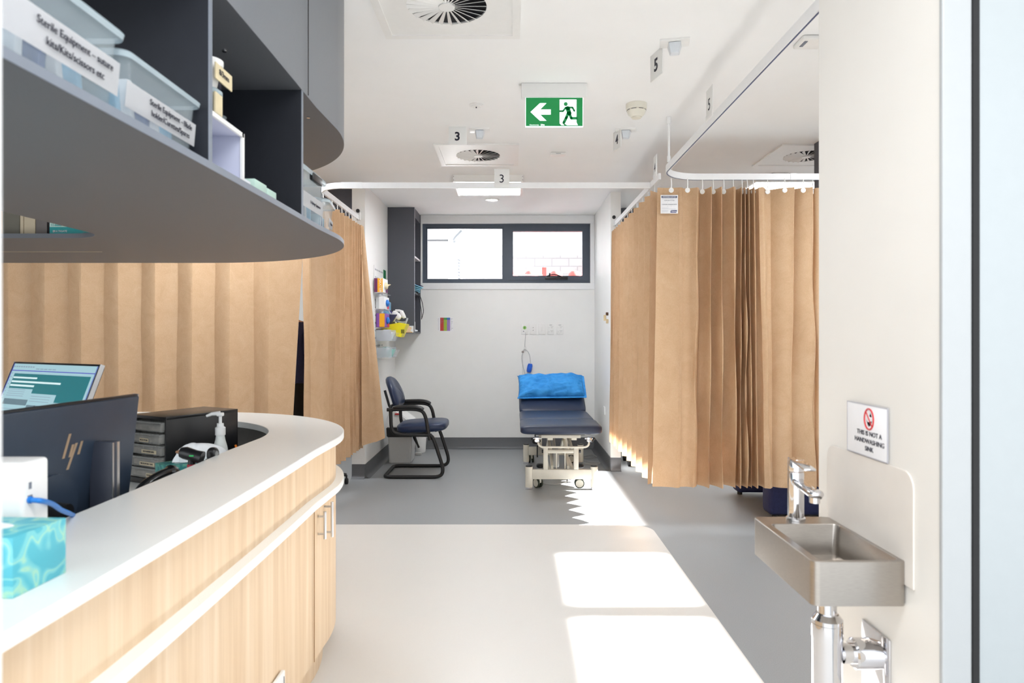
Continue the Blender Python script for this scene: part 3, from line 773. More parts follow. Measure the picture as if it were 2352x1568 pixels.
# --- left front curtain (across the left bay)
front = [617-86.5*k for k in range(0, 17)]; F0 = 4.865; B0 = 4.94
ptsT = [];
fr = [617, 527, 441, 354, 268, 184, 100]+[100-84*k for k in range(1, 11)]
bk = [695, 582, 494, 408, 323, 239, 154]+[154-84*k for k in range(1, 11)]
for f, k in zip(fr, bk):
    ptsT += [(k+(8 if k == 695 else 0), B0), (f, F0)]
ptsT = ptsT[::-1]
top = [(PX(p, y), y-.0) for p, y in ptsT]; bot = [(PX(p+(-38 if i == len(ptsT)-1 else random.uniform(-4, 4)), y), y+random.uniform(-.01, .01)) for i, (p, y) in enumerate(ptsT)]
T = thing('privacy_curtain', 'wide pleated tan curtain hung behind the nurse station at left', 'curtain', (-2.6, YA, 0))
curtain_mesh(top, bot, nz=24, sub=4, bulge=.006, wob=.006, seed=12).build('curtain_sheet', CURT, T, ang=26)
hooks(T, [((top[i][0]+top[i+1][0])/2, YA-.012) for i in range(0, len(top)-3, 2)], RZ0-.05)

# --- left side curtain running back to the nib
ys = [5.26, 5.35, 5.43, 5.51, 5.58, 5.655, 5.73, 5.79, 5.85, 5.905, 5.96, 6.01, 6.05, 6.09, 6.13, 6.16, 6.19]
top = [(-1.515, 4.925), (-1.455, 4.90), (-1.43, 5.02), (-1.395, 5.10), (-1.43, 5.18)]; bot = [(-1.50, 4.945), (-1.44, 4.91), (-1.40, 5.02), (-1.365, 5.13), (-1.42, 5.20)]
for k, y in enumerate(ys):
    s = 1 if k % 2 == 0 else -1
    top.append((XLR+s*.045, y)); bot.append((XLR+s*.055, y+random.uniform(-.01, .01)))
top += [(XLR+.045, 6.215), (XLR+.01, 6.24), (XLR+.05, 6.26)]; bot += [(XLR+.07, 6.06), (XLR+.185, 6.10), (XLR+.27, 6.14)]
zh = [ZH]*len(bot); zh[-1] = .39; zh[-2] = .36; zh[-3] = .33
T = thing('privacy_curtain', 'narrow pleated tan curtain running back from counter tip to the nib wall', 'curtain', (XLR, 5.6, 0))
curtain_mesh(top, bot, nz=30, sub=4, bulge=.006, wob=.009, seed=21, zh=zh).build('curtain_sheet', CURT, T, ang=26)
hooks(T, [(XLR, y) for y in ys[1::2]]+[(-1.40, 5.06)], RZ0)

# ============================================================ PERSON behind the gap
def skin_obj(name, V, E, m, parent, sub=2):
    """V: list of (xyz, radius or (rx,ry)); local to parent"""
    me = bpy.data.meshes.new(name); me.from_pydata([Vector(v[0]) for v in V], E, []); me.materials.append(m)
    o = bpy.data.objects.new(name, me); COL.objects.link(o); o.parent = parent
    sk = o.modifiers.new('skin', 'SKIN'); sk.use_smooth_shade = True
    for i, v in enumerate(V):
        r = v[1]; me.skin_vertices[0].data[i].radius = (r, r) if not isinstance(r, tuple) else r
    me.skin_vertices[0].data[0].use_root = True
    ss = o.modifiers.new('sub', 'SUBSURF'); ss.levels = sub; ss.render_levels = sub
    return o
T = thing('person', 'person in navy top and black trousers standing behind the gap between left curtains', 'person', (-1.80, 5.5, 0), math.radians(165))
V = [((0,0,1.0),(.08,.07)), ((0,0,1.08),(.13,.09)), ((0,0,1.26),(.15,.10)), ((0,0,1.38),(.12,.08)), ((0,.0,1.45),.05), ((0,-.01,1.53),.055), ((0,-.012,1.60),(.072,.085)), ((0,-.01,1.68),(.06,.07))]
E = [(i, i+1) for i in range(7)]
for s in (-1, 1):
    k = len(V); V += [((s*.17,0,1.37),.055), ((s*.20,0,1.12),.042), ((s*.16,-.20,1.08),.03), ((s*.14,-.25,1.08),(.018,.035)), ((s*.12,-.32,1.08),(.016,.036))]
    E += [(3, k), (k, k+1), (k+1, k+2), (k+2, k+3), (k+3, k+4)]
    for q in range(4):
        j = len(V); off = (q-1.5)*.02; ln = (.05,.062,.058,.045)[q]
        V += [((s*.115, -.345, 1.08+off),.0095), ((s*.105, -.345-ln*.55, 1.075+off*1.05),.0085), ((s*.09, -.345-ln*.95, 1.065+off*1.05),.007)]
        E += [(k+4, j), (j, j+1), (j+1, j+2)]
    j = len(V); V += [((s*.10,-.28,1.12),.011), ((s*.08,-.31,1.135),.009)]; E += [(k+3, j), (j, j+1)]
    k = len(V); V += [((s*.07,0,.80),.055), ((s*.10,-.01,.47),.056), ((s*.10,.015,.10),.042), ((s*.10,.02,.05),.042), ((s*.10,-.12,.035),(.042,.03))]
    E += [(0, k), (k, k+1), (k+1, k+2), (k+2, k+3), (k+3, k+4)]
body = skin_obj('body', V, E, SKIN, T)
V = [((0,0,.83),(.185,.14)), ((0,0,1.08),(.165,.115)), ((0,0,1.26),(.18,.125)), ((0,0,1.37),(.15,.10)), ((0,0,1.43),(.07,.065))]; E = [(i, i+1) for i in range(4)]
for s in (-1, 1):
    k = len(V); V += [((s*.18,0,1.365),.07), ((s*.205,0,1.12),.06)]; E += [(3, k), (k, k+1)]
skin_obj('navy_top', V, E, TEXTILE_N, T)
V = [((0,0,.90),(.185,.14)), ((0,0,1.0),(.14,.10))]; E = [(0, 1)]
for s in (-1, 1):
    k = len(V); V += [((s*.092,0,.82),.10), ((s*.10,-.01,.47),.078), ((s*.10,.01,.08),.07)]; E += [(0, k), (k, k+1), (k+1, k+2)]
skin_obj('trousers', V, E, TEXTILE_B, T)
for s in (-1, 1): MB().sup((s*.10, -.05, .045), .048, .135, .045, .7, .7, 20, 12).build('shoe', RUBBER, T, local=True)
MB().sup((0, .012, 1.645), .085, .098, .095, .9, .9, 24, 16).sup((0, .06, 1.56), .06, .05, .07, 1, 1, 16, 12).build('hair', HAIR, T, local=True)
b = MB(); b.sup((-.03,-.093,1.625), .012, .006, .007, 1, 1, 12, 8).sup((.03,-.093,1.625), .012, .006, .007, 1, 1, 12, 8); b.build('eyes', INKW, T, local=True)
MB().sup((0,-.10,1.60), .013, .02, .026, 1, 1, 12, 8).build('nose', SKIN, T, local=True)
MB().sup((0,-.09,1.56), .024, .008, .006, 1, 1, 12, 8).build('mouth', mat('lips', (170,90,84), .5), T, local=True)
for s in (-1, 1): MB().sup((s*.078,0,1.61), .01, .02, .032, 1, 1, 10, 8).build('ear', SKIN, T, local=True)

# ============================================================ VISITOR CHAIR
def to_chair(px, py, Y=6.25):  return Vector((PX(px, Y), Y, PZ(py, Y)))
T = thing('visitor_chair', 'navy padded cantilever armchair with black tubular frame beside the left curtain', 'chair', (-.92, 6.52, 0))
r = .0165; ya, yb = 6.25, 6.79
def side(y):
    z0 = r
    pts = [(-1.13, y, z0), (-.72, y, z0), (-.635, y, .03), (-.645, y, .10), (-.69, y, .30), (-.725, y, .40), (-.80, y, .415), (-1.03, y, .405), (-1.09, y, .44), (-1.108, y, .64)]
    return pts
# one continuous base: rear bar joins both sides
path = rnd([(-.80, ya, .40), (-.735, ya, .40), (-.705, ya, .33), (-.625, ya, .08), (-.655, ya, r), (-1.172, ya, r), (-1.172, yb, r), (-.655, yb, r), (-.625, yb, .08), (-.705, yb, .33), (-.735, yb, .40), (-.80, yb, .40)], .07, 7)
MB().tube(path, r, 12).build('sled_base', BLACKM, T)
for y in (ya, yb):
    b = MB(); b.tube(rnd([(-.735, y, .398), (-1.03, y, .402), (-1.105, y, .43), (-1.112, y, .64)], .08, 7), r, 12)
    b.build('seat_rail', BLACKM, T)
    b = MB(); b.tube(rnd([(-1.145, y, .632), (-.86, y, .64), (-.795, y, .60), (-.765, y, .42), (-.750, y, .355)], .09, 8), r, 12)
    fr_ = b.build('arm_tube', BLACKM, T)
    b = MB(); b.tube(smoothpath([(-1.08, y, .65), (-1.0, y, .655), (-.90, y, .655), (-.83, y, .643), (-.805, y, .628)], 5), [.016]*3+[.022]*14+[.019]*4, 12) if False else None
    pts = smoothpath([(-1.09, y, .652), (-1.0, y, .657), (-.90, y, .657), (-.84, y, .645), (-.812, y, .628)], 5)
    b.tube(pts, [.014]+[.024]*(len(pts)-2)+[.017], 12, flat=.85)
    b.build('arm_pad', BLACKP, T)
b = MB()
for y in (ya+.13, yb-.13): b.tube([(-.80, y, .402), (-1.09, y, .405)], .011, 8)
b.tube([(-.80, ya, .402), (-.80, yb, .402)], .011, 8).tube([(-1.04, ya, .404), (-1.04, yb, .404)], .011, 8); b.build('under_frame', BLACKM, T)
st = MB().sup((-.845, 6.52, .455), .235, .245, .05, .55, .42, 48, 20, M=Matrix.Translation((-.845,6.52,.455)) @ Matrix.Rotation(math.radians(-3), 4, 'Y') @ Matrix.Translation((.845,-6.52,-.455))).build('seat', NAVY, T)
# back pad : oval top, tilted
b = MB(); t = bmesh.new(); N = 40; rows = []
def bp(u):   # outline, u in 0..2pi -> (w,h)
    return None
out = []
for k in range(N):
    a = 2*PI*k/N; ca, sa = math.cos(a), math.sin(a)
    e = .75 if sa > 0 else .45
    w = .225*math.copysign(abs(ca)**e, ca); h = (.19 if sa > 0 else .12)*math.copysign(abs(sa)**e, sa)
    w *= 1-.10*max(0, h/.19); out.append((w, h))
for dpt, sc in ((-.03, .82), (-.022, .95), (-.008, 1.0), (.008, 1.0), (.024, .93), (.034, .75), (.038, .4)):
    rows.append([t.verts.new((dpt+.03*(w/.225)**2, w*sc, h*sc)) for w, h in out])
for i in range(len(rows)-1):
    for k in range(N): t.faces.new((rows[i][k], rows[i][(k+1) % N], rows[i+1][(k+1) % N], rows[i+1][k]))
t.faces.new(rows[0][::-1]); t.faces.new(rows[-1])
bmesh.ops.recalc_face_normals(t, faces=list(t.faces))
M = Matrix.Translation((-1.125, 6.52, .735)) @ Matrix.Rotation(math.radians(-17), 4, 'Y')
b._merge(t, M); b.build('backrest', NAVY, T, ang=50)
b = MB()
for y in (6.36, 6.68): b.tube([(-1.115, y, .60), (-1.145, y, .66), (-1.185, y, .80)], .012, 8)
b.tube([(-1.112, ya, .64), (-1.125, 6.36, .655), (-1.125, 6.68, .655), (-1.112, yb, .64)], .012, 8)
b.build('back_frame', BLACKM, T)

# ============================================================ TREATMENT BED
T = thing('treatment_bed', 'dark navy adjustable treatment bed with cream steel frame under the window', 'bed', (.41, 6.4, 0))
def cushion(x0, x1, y0, y1, z0, z1, M=None):
    cx, cy, cz = (x0+x1)/2, (y0+y1)/2, (z0+z1)/2
    return MB().sup((cx, cy, cz), (x1-x0)/2, (y1-y0)/2, (z1-z0)/2, .42, .16, 72, 22, M=M)
cushion(.068, .745, 5.585, 6.08, .492, .578).build('foot_section', NAVYB, T, ang=60)
cushion(.072, .741, 6.085, 6.80, .492, .575).build('middle_section', NAVYB, T, ang=60)
Mb = Matrix.Translation((0, 6.81, .50)) @ Matrix.Rotation(math.radians(27), 4, 'X')
MB().sup((.407, .31, .04), .335, .31, .042, .42, .16, 72, 22, M=Mb).build('back_section', NAVYB, T, ang=60)
b = MB(); b.box(.20, .61, 5.72, 6.78, .478, .492); b.box(.14, .67, 0, .58, -.012, -.001, M=Mb); b.build('support_boards', mat('dark_board', (46,46,50), .6), T, smooth=False)
b = MB(); x0, x1 = .245, .575
b.box(x0, x1, 5.72, 5.76, .452, .478).box(x0, x0+.035, 5.76, 6.75, .455, .478).box(x1-.035, x1, 5.76, 6.75, .455, .478).box(x0, x1, 6.72, 6.76, .452, .478)
b.box(.30, .345, 5.75, 5.9, .43, .455).box(.50, .545, 5.75, 5.9, .43, .455)
b.build('top_frame', CREAMM, T, smooth=False, bevel=.002)
b = MB(); b.tube(rnd([(.215, 5.62, .46), (.215, 5.60, .415), (.245, 5.60, .396), (.605, 5.60, .396), (.632, 5.60, .415), (.632, 5.62, .46)], .02), .008, 8); b.build('paper_roll_bar', CREAMM, T)
for x in (.205, .635):
    b = MB(); b.box(x-.02, x+.02, 5.60, 5.66, .44, .475, .003).cyl((x-.035, 5.62, .465), (x+.035, 5.62, .465), .006).cyl((x-.005, 5.60, .45), (x-.005, 5.59, .45), .012); b.build('clamp', CHROME, T)
    MB().sup((x+(-.04 if x < .4 else .04), 5.615, .462), .011, .011, .011, 1, 1, 12, 8).sup((x+.02, 5.61, .445), .012, .01, .012, 1, 1, 12, 8).build('clamp_knob', BLACKP, T)
for k, Y in enumerate((5.82, 6.98)):
    b = MB(); b.box(.16, .69, Y-.02, Y+.02, .09, .172, .004)
    if Y < 6: b.box(PX(1248,Y-.02), PX(1258.5,Y-.02), Y-.02, Y+.02, .172, .356, .003).box(PX(1318,Y-.02), PX(1329,Y-.02), Y-.02, Y+.02, .172, .356, .003)
    else: b.box(.27, .306, Y-.02, Y+.02, .172, .455, .003).box(.53, .57, Y-.02, Y+.02, .172, .455, .003)
    b.build('cross_beam', CREAMM, T)
    for x in (.145, .70):
        leg = MB().cyl((x, Y, .022), (x, Y, .196), .031, seg=28).build('leg', CREAMM, T)
        MB().cyl((x, Y, .196), (x, Y, .205), .031, .026, seg=28).build('leg_cap', BLACKP, leg)
        b = MB(); b.cyl((x, Y, .012), (x, Y, .022), .029).cyl((x, Y, 0), (x, Y, .009), .031); b.build('levelling_foot', CHROME, leg)
b = MB(); b.cyl((.306, 5.82, .325), (.53, 5.82, .325), .017).cyl((.306, 6.6, .44), (.53, 6.6, .44), .014)
b.build('pivot_tube', CREAMM, T)
b = MB()
for x in (.262, .578): b.cyl((x-.008, 5.82, .325), (x+.008, 5.82, .325), .014)
b.build('pivot_caps', BLACKP, T)
b = MB()
for x in (.328, .512):
    d = Vector((0, 6.6-5.84, .12)); L = d.length; ang = math.atan2(d.z, d.y)
    b.box(-.012, .012, 0, L, -.02, .02, .002, M=Matrix.Translation((x, 5.84, .33)) @ Matrix.Rotation(ang, 4, 'X'))
    b.box(-.012, .012, 0, 1.14, -.02, .02, .002, M=Matrix.Translation((x+(.012 if x > .4 else -.012), 5.84, .15)))
for (ya_, za, yb_, zb) in ((5.95, .16, 6.75, .44), (6.9, .16, 6.2, .44)):
    for x in (.35, .49):
        d = Vector((0, yb_-ya_, zb-za)); b.box(-.011, .011, 0, d.length, -.018, .018, .002, M=Matrix.Translation((x, ya_, za)) @ Matrix.Rotation(math.atan2(d.z, d.y), 4, 'X'))
b.build('lift_arms', CREAMM, T, smooth=False)
b = MB(); b.cyl((.385, 6.05, .20), (.385, 6.62, .42), .018).box(.36, .415, 6.0, 6.12, .15, .31, .012); b.build('actuator', mat('actuator_grey', (176,178,176), .4), T)
b = MB()
for x in (PX(1278,5.86), PX(1297.5,5.86)): b.box(x-.004, x+.004, 5.845, 5.853, .172, .33)
b.build('guide_rods', CREAMM, T, smooth=False)
for k, (x, Y, sw) in enumerate(((.235, 5.88, 35), (.60, 5.88, 90), (.20, 7.03, 10), (.64, 7.03, 60))):
    M = Matrix.Translation((x, Y, 0)) @ Matrix.Rotation(math.radians(sw), 4, 'Z')
    c = MB().cyl((0,0,.085), (0,0,.105), .008, M=M).box(-.009, .009, -.02, .028, .045, .088, .005, M=M).build('caster', CREAMM, T)
    for s in (-1, 1):
        MB().cyl((s*.010, .02, .042), (s*.024, .02, .042), .042, seg=32, M=M).build('wheel_tyre', mat('dark_green_tyre', (52,58,44), .6), c)
        MB().cyl((s*.022, .02, .042), (s*.026, .02, .042), .033, seg=28, M=M).build('wheel_disc', CREAMM, c)
b = MB(); b.sup((.235, 6.93, .245), .032, .012, .036, .8, .8, 20, 12).tube([(.235, 6.94, .21), (.235, 6.92, .33)], .006).box(.25, .262, 6.9, 6.96, .08, .2); b.build('foot_lever', BLACKP, T)
b = MB(); b.sup((.245, 5.94, .18), .035, .05, .018, .7, .8, 20, 10).sup((.59, 5.94, .18), .035, .05, .018, .7, .8, 20, 10); b.build('foot_pedal', BLACKP, T)
# pillow
T = thing('pillow', 'bright blue covered pillow lying on the raised head of the bed', 'pillow', (.405, 7.12, .79))
Mp = Matrix.Translation((.405, 7.065, .788)) @ Matrix.Rotation(math.radians(36), 4, 'X') @ Matrix.Rotation(math.radians(-1), 4, 'Y')
t = bmesh.new(); NU, NV = 44, 28; gr = {}
for s in (1, -1):
    for i in range(NU+1):
        for j in range(NV+1):
            u, v = 2*i/NU-1, 2*j/NV-1
            edge = (i in (0, NU)) or (j in (0, NV))
            if s == -1 and edge: gr[(s, i, j)] = gr[(1, i, j)]; continue
            h = .074*(max(0, 1-abs(u)**5))**.45*(max(0, 1-abs(v)**3.2))**.5
            wr = .009*math.sin(8*u+4*math.sin(3*v))*math.sin(6*v+5*u)+.005*math.sin(19*u+2*v)+.004*math.sin(23*v-11*u)+.010*math.exp(-((v+.35)**2)/.05)*math.sin(5*u+1)
            k = 1-.035*(1-abs(u)**2)*abs(v)**6
            xx = .345*u*(1-.035*(1-v*v)) + (.012 if (u < -.98 and v > .98) else 0)*u
            gr[(s, i, j)] = t.verts.new((xx, .178*v*(1-.05*(1-u*u))+(.02*(u*.3)), (-.05*max(0,u-.55)*max(0,v) if True else 0)+s*(h+(0 if edge else wr*(1 if s > 0 else .3)))))
for s in (1, -1):
    for i in range(NU):
        for j in range(NV):
            q = [gr[(s, i, j)], gr[(s, i+1, j)], gr[(s, i+1, j+1)], gr[(s, i, j+1)]]
            t.faces.new(q if s > 0 else q[::-1])
b = MB()._merge(t, Mp); b.build('pillow_body', PILLOWM, T, ang=80)
b = MB()
b.box(-.35, .35, -.19, -.172, -.003, .003, .002, M=Mp); b.box(.325, .352, -.18, .15, -.006, .004, .003, M=Mp)
b.build('hem', PILLOWM, T)
# bed cable on the floor
c0 = (.80, 7.15)
pts = smoothpath([(.70, 7.2, .01), (.78, 7.35, .008), (.98-.1, 7.45, .008), (.90, 7.3, .008), (.74, 7.22, .012), (.80, 7.05, .008), (.90, 6.98, .008), (.82, 6.9, .009), (.72, 6.95, .01), (.69, 7.05, .01)], 8)
o = MB().tube(pts, .0045, 8).build('power_cable', GREYP, loc=(.8, 7.15, 0)); tag(o, 'grey cable coiled on the floor right of the bed', 'cable')
o = MB().tube(smoothpath([(.24, 6.1, .02), (.30, 6.02, .005), (.40, 6.0, .005), (.50, 6.12, .006), (.52, 6.4, .006)], 8), .004, 8).box(.22, .27, 6.08, 6.17, 0, .02, .003).build('bed_cable', GREYP, loc=(.3, 6.1, 0)); tag(o, 'pale cable lying on the floor under the front of the bed', 'cable')

# ============================================================ BINS BEHIND THE CHAIR
T = thing('waste_bin', 'light grey swing bin with white lid and black liner behind the chair', 'bin', (-1.145, 7.1, 0))
b = MB(); t = bmesh.new()
def frustum(b, x0, x1, y0, y1, z0, X0, X1, Y0, Y1, z1, bev=.012):
    t = bmesh.new(); v = [t.verts.new(p) for p in ((x0,y0,z0),(x1,y0,z0),(x1,y1,z0),(x0,y1,z0),(X0,Y0,z1),(X1,Y0,z1),(X1,Y1,z1),(X0,Y1,z1))]
    for f in ((3,2,1,0),(4,5,6,7),(0,1,5,4),(1,2,6,5),(2,3,7,6),(3,0,4,7)): t.faces.new([v[i] for i in f])
    if bev: bmesh.ops.bevel(t, geom=list(t.edges), offset=bev, segments=3, affect='EDGES')
    b._merge(t); return b
frustum(b, -1.255, -1.035, 6.97, 7.24, 0.0, -1.265, -1.02, 6.95, 7.26, .30); b.build('bucket', GREYP, T)
frustum(MB(), -1.275, -1.012, 6.94, 7.27, .275, -1.28, -1.008, 6.935, 7.275, .375, .008).build('bin_liner', mat('black_bag', (12,12,14), .3, bump=.6, scale=12), T)
b = MB(); b.tube([(-1.01, 7.0, .30), (-.99, 6.98, .25), (-.965, 6.97, .20), (-.95, 6.97, .165)], [.02, .016, .010, .012], 8); b.build('liner_tail', mat('black_bag', (12,12,14)), T)
b = MB(); t = bmesh.new()
pr = [(-1.28,.375),(-1.28,.46),(-1.245,.54),(-1.18,.55),(-1.02,.43),(-1.01,.375)]
for y, rev in ((6.935, 0), (7.275, 1)):
    pass
a = [t.verts.new((x, 6.935, z)) for x, z in pr]; c = [t.verts.new((x, 7.275, z)) for x, z in pr]
t.faces.new(a); t.faces.new(c[::-1])
for i in range(len(pr)): t.faces.new((a[i], c[i], c[(i+1) % len(pr)], a[(i+1) % len(pr)]))
bmesh.ops.recalc_face_normals(t, faces=list(t.faces)); bmesh.ops.bevel(t, geom=list(t.edges), offset=.01, segments=3, affect='EDGES'); b._merge(t); b.build('swing_lid', WHITEP, T)
B(-1.19, -1.14, 6.928, 6.934, .505, .52).build('red_label', RED, T, smooth=False)
T = thing('wipes_tub', 'white round wipes tub with blue label on the floor against the back wall', 'tub', (-1.035, 7.66, 0))
cx = PX(965, 7.62)
MB().lathe([(.052, 0), (.056, .008), (.066, .175), (.064, .18), (.001, .182)], (cx, 7.66, 0)).build('tub_body', WHITEP, T)
b = MB(); N = 12
t = bmesh.new(); v = [[t.verts.new((cx+(.0585+.006*k)*math.cos(a), 7.66+(.0585+.006*k)*math.sin(a), .06+.10*k)) for a in [math.radians(-100+110*i/N) for i in range(N+1)]] for k in (0, 1)]
for i in range(N): t.faces.new((v[0][i], v[0][i+1], v[1][i+1], v[1][i]))
b._merge(t); b.build('tub_label', mat('pale_aqua_print', (150,206,222), .5), T)
MB().lathe([(.067, .18), (.067, .20), (.05, .205), (.001, .206)], (cx, 7.66, 0)).build('tub_lid', WHITEP, T)
o = MB().box(-1.06, -.99, 7.45, 7.50, 0, .03, .008).build('bin_pedal', GREYP, loc=(-1.03, 7.5, 0)); tag(o, 'small grey plastic foot beside the wipes tub on the floor', 'pedal')

# ============================================================ WALL CABINETS
def cab(x0, x1, y0, y1, z0, label, open_x):
    T = thing('wall_cabinet', label, 'cabinet', ((x0+x1)/2, (y0+y1)/2, z0)); th = .018; e = .001
    if open_x:
        B(x0, x1, y0, y0+th, z0, CEIL-e).build('side_panel', LAMW, T, smooth=False)
        B(x0, x1, y1-th-.002, y1-.002, z0, CEIL-e).build('side_panel', LAMW, T, smooth=False)
        B(x0+.001, x0+.012, y0+th, y1-th-.002, z0, CEIL-e).build('back_panel', LAMW, T, smooth=False)
        B(x0+.012, x1-.005, y0+th, y1-th-.002, CEIL-.10, CEIL-e).build('top_rail', LAMW, T, smooth=False)
        for z in (z0, 1.765, 2.16): B(x0+.012, x1-.003, y0+th, y1-th-.002, z, z+th).build('shelf', W_TRIM if z > 2 else LAMW, T, smooth=False)
        MB().box(x1-.0005, x1+.0015, y0-.0005, y0+th, z0, CEIL-e).build('edging', mat('pale_edging', (196,198,206), .4), T, smooth=False)
    else:
        B(x0, x1, y0, y1, z0, CEIL-e).build('carcass', LAMW, T, smooth=False)
        B(x0, x1, y0-.001, y0-.0002, z0+.6, z0+.603).build('door_gap', BLACKP, T, smooth=False)
    return T
cab(XL+.001, -1.057, 7.40, YB, 1.334, 'charcoal open wall cabinet left of the window, reaching the ceiling', True)
cab(-1.80, -1.471, 6.42, YB-.001, 1.334, 'dark wall cabinet above the left side curtain, behind the rail', False)
cab(1.055, 1.36, 7.45, YB-.001, 1.334, 'dark wall cabinet above the glowing curtain, right of the nib wall', False)
cab(2.187, 2.6, 4.80, 4.94, 1.5, 'tall dark cabinet rising above the curtain beside the near wall corner', False)
# contents of the open cabinet
T = thing('face_masks', 'blue and white face masks piled on the open cabinet shelf', 'face masks', (-1.1, 7.5, 1.783))
b = MB()
for k in range(5):
    b.box(-.09, .06, -.07, .07, 0, .008, .003, M=Matrix.Translation((-1.10+.012*k, 7.55-.01*k, 1.79+.014*k)) @ Matrix.Rotation(.18*k-.3, 4, 'Z') @ Matrix.Rotation(math.radians(8+3*k), 4, 'Y'))
b.build('masks', mat('mask_blue', (140,200,222), .7, var=.15, scale=20), T)
b = MB(); b.box(-.11, .07, -.06, .08, 0, .006, .002, M=Matrix.Translation((-1.06, 7.56, 1.868)) @ Matrix.Rotation(math.radians(14), 4, 'Y')); b.build('dark_cover', TEXTILE_N, T)
b = MB()
b.tube(smoothpath([(-1.07, 7.47, 1.79), (-1.03, 7.46, 1.78), (-.99, 7.46, 1.70), (-.968, 7.46, 1.58), (-.985, 7.46, 1.50), (-.99, 7.46, 1.49)], 6), .0035, 6)
b.tube(smoothpath([(-1.07, 7.50, 1.79), (-1.035, 7.49, 1.77), (-1.01, 7.49, 1.67), (-.99, 7.48, 1.55), (-.99, 7.47, 1.485)], 6), .0035, 6)
o = b.build('probe_cable', BLACKP, loc=(-1.0, 7.47, 1.79)); tag(o, 'black looped cable hanging off the cabinet shelf beside the window', 'cable')
o = B(-1.13, -1.062, 7.42, 7.50, 1.354, 1.46, .003, M=None).build('folded_leaflet', PAPER, loc=(-1.1, 7.46, 1.352)); tag(o, 'white leaflet standing on the lowest shelf of the cabinet', 'leaflet')
o = MB().sup((-1.085, 7.52, 1.362), .045, .06, .011, .6, .6, 20, 10).build('folded_cloth', WRAPW, loc=(-1.08, 7.52, 1.352)); tag(o, 'small white folded item on the cabinet bottom at its front edge', 'cloth')
T = thing('sticker', 'orange and white sticker low on the charcoal cabinet side', 'sticker', (PX(941, 7.398), 7.398, 1.35))
a, c = PX(931.5, 7.4), PX(950, 7.4); z0, z1 = PZ(763.5, 7.4), PZ(748, 7.4)
B(a, c, 7.3975, 7.4005, z0, z1).build('paper', PAPER, T, smooth=False)
b = MB()
for k in range(6): b.box(a+.004, a+(.055 if k % 2 else .045)+.01*(k % 3), 7.3968, 7.3974, z1-.012*(k+.9), z1-.012*(k+.9)+.006)
b.build('orange_lines', ORANGE, T, smooth=False)

# ============================================================ THINGS ON THE BACK WALL
YW = YB-.0002
T = thing('colour_chart', 'small paper chart with red, green and purple columns on the back wall', 'chart', (PX(1023.5, YB), YB, PZ(745, YB)))
def ch(x, y): return (PX(995+x*60/1568, YB), PZ(715+y*60/1568, YB))
(x0, z1), (x1, z0) = ch(270, 340), ch(1215, 1200)
B(x0, x1, YW-.0015, YW+.001, z0, z1).build('paper', PAPER, T, smooth=False)
for (xa, ya_, xb_, yb_, m) in ((420,375,630,1165,REDPR),(630,375,825,500,GREENPR),(630,500,825,1165,LIME),(825,375,1020,500,BLUEPR),(825,500,1020,1165,LILAC)):
    (a, t1), (c, t0) = ch(xa, ya_), ch(xb_, yb_); B(a, c, YW-.0022, YW-.0016, t0, t1).build('printed_column', m, T, smooth=False)
b = MB()
for y in range(440, 1160, 80):
    for xa in (290, 440, 645, 840, 1045):
        if xa == 440 and y > 700: continue
        w = random.uniform(40, 150) if xa > 300 else 50
        (a, t1), (c, t0) = ch(xa, y), ch(xa+w, y+16); b.box(a, c, YW-.0028, YW-.0023, t0, t1)
b.build('printed_text', INKG, T, smooth=False)
pl = [(1197.5, 1212.5, 'white call point plate with green button, leftmost of the wall plates'), (1217, 1231.7, 'white wall plate with two dark data sockets, second from left'), (1237, 1252, 'white wall plate with two round white knobs, middle of the row'), (1257.8, 1272, 'white double power socket, fourth wall plate from left'), (1278.5, 1293.2, 'white double power socket, rightmost of the wall plates')]
for k, (a, c, lab_) in enumerate(pl):
    x0, x1 = PX(a, YB), PX(c, YB); z1, z0 = PZ(744, YB), PZ(767.5, YB); cx = (x0+x1)/2
    T = thing('wall_plate', lab_, 'socket', (cx, YB, (z0+z1)/2), 0, 'row of wall plates above the bed')
    B(x0, x1, YB-.010, YB-.0003, z0, z1, .002).build('plate', WHITEP, T)
    y = YB-.0105
    if k == 0:
        MB().cyl((cx, y+.001, z1-.042), (cx, y-.003, z1-.042), .02, seg=24).build('green_button', mat('call_green', (150,204,110), .5), T)
        B(cx-.003, cx+.003, y-.0045, y-.003, z1-.052, z1-.033).build('button_mark', INK, T)
        MB().cyl((cx-.012, y, z0+.034), (cx-.012, y-.002, z0+.034), .006, seg=12).build('indicator', INKG, T)
    elif k == 1:
        b = MB()
        for z in (z1-.042, z1-.072): b.cyl((cx, y+.001, z), (cx, y-.001, z), .006, seg=3)
        b.build('data_socket', INK, T)
        b = MB(); b.cyl((cx, y+.001, z1-.022), (cx, y-.002, z1-.022), .008).cyl((cx, y+.001, z0+.016), (cx, y-.002, z0+.016), .008); b.build('screw_cover', WHITEP, T)
    elif k == 2:
        for z in (z1-.042, z1-.072): MB().cyl((cx, y+.001, z), (cx, y-.006, z), .010, .008, seg=20).build('round_knob', WHITEP, T)
    else:
        b = MB()
        for zz in (z1-.03, z1-.075):
            for dx, dz in ((.005, 0), (.021, 0), (.013, -.013)): b.box(cx+dx-.0015, cx+dx+.0015, y-.0006, y+.001, zz+dz-.0035, zz+dz+.0035)
        b.build('socket_slots', INK, T, smooth=False)
        b = MB()
        for zz in (z1-.035, z1-.08): b.box(cx-.026, cx-.012, y-.004, y+.001, zz-.008, zz+.008, .002)
        b.build('switches', WHITEP, T)
        B(cx-.015, cx+.015, y-.0005, y+.0006, z1-.013, z1-.009).build('print', INKG, T)
    if k in (1, 2, 3, 4): pass
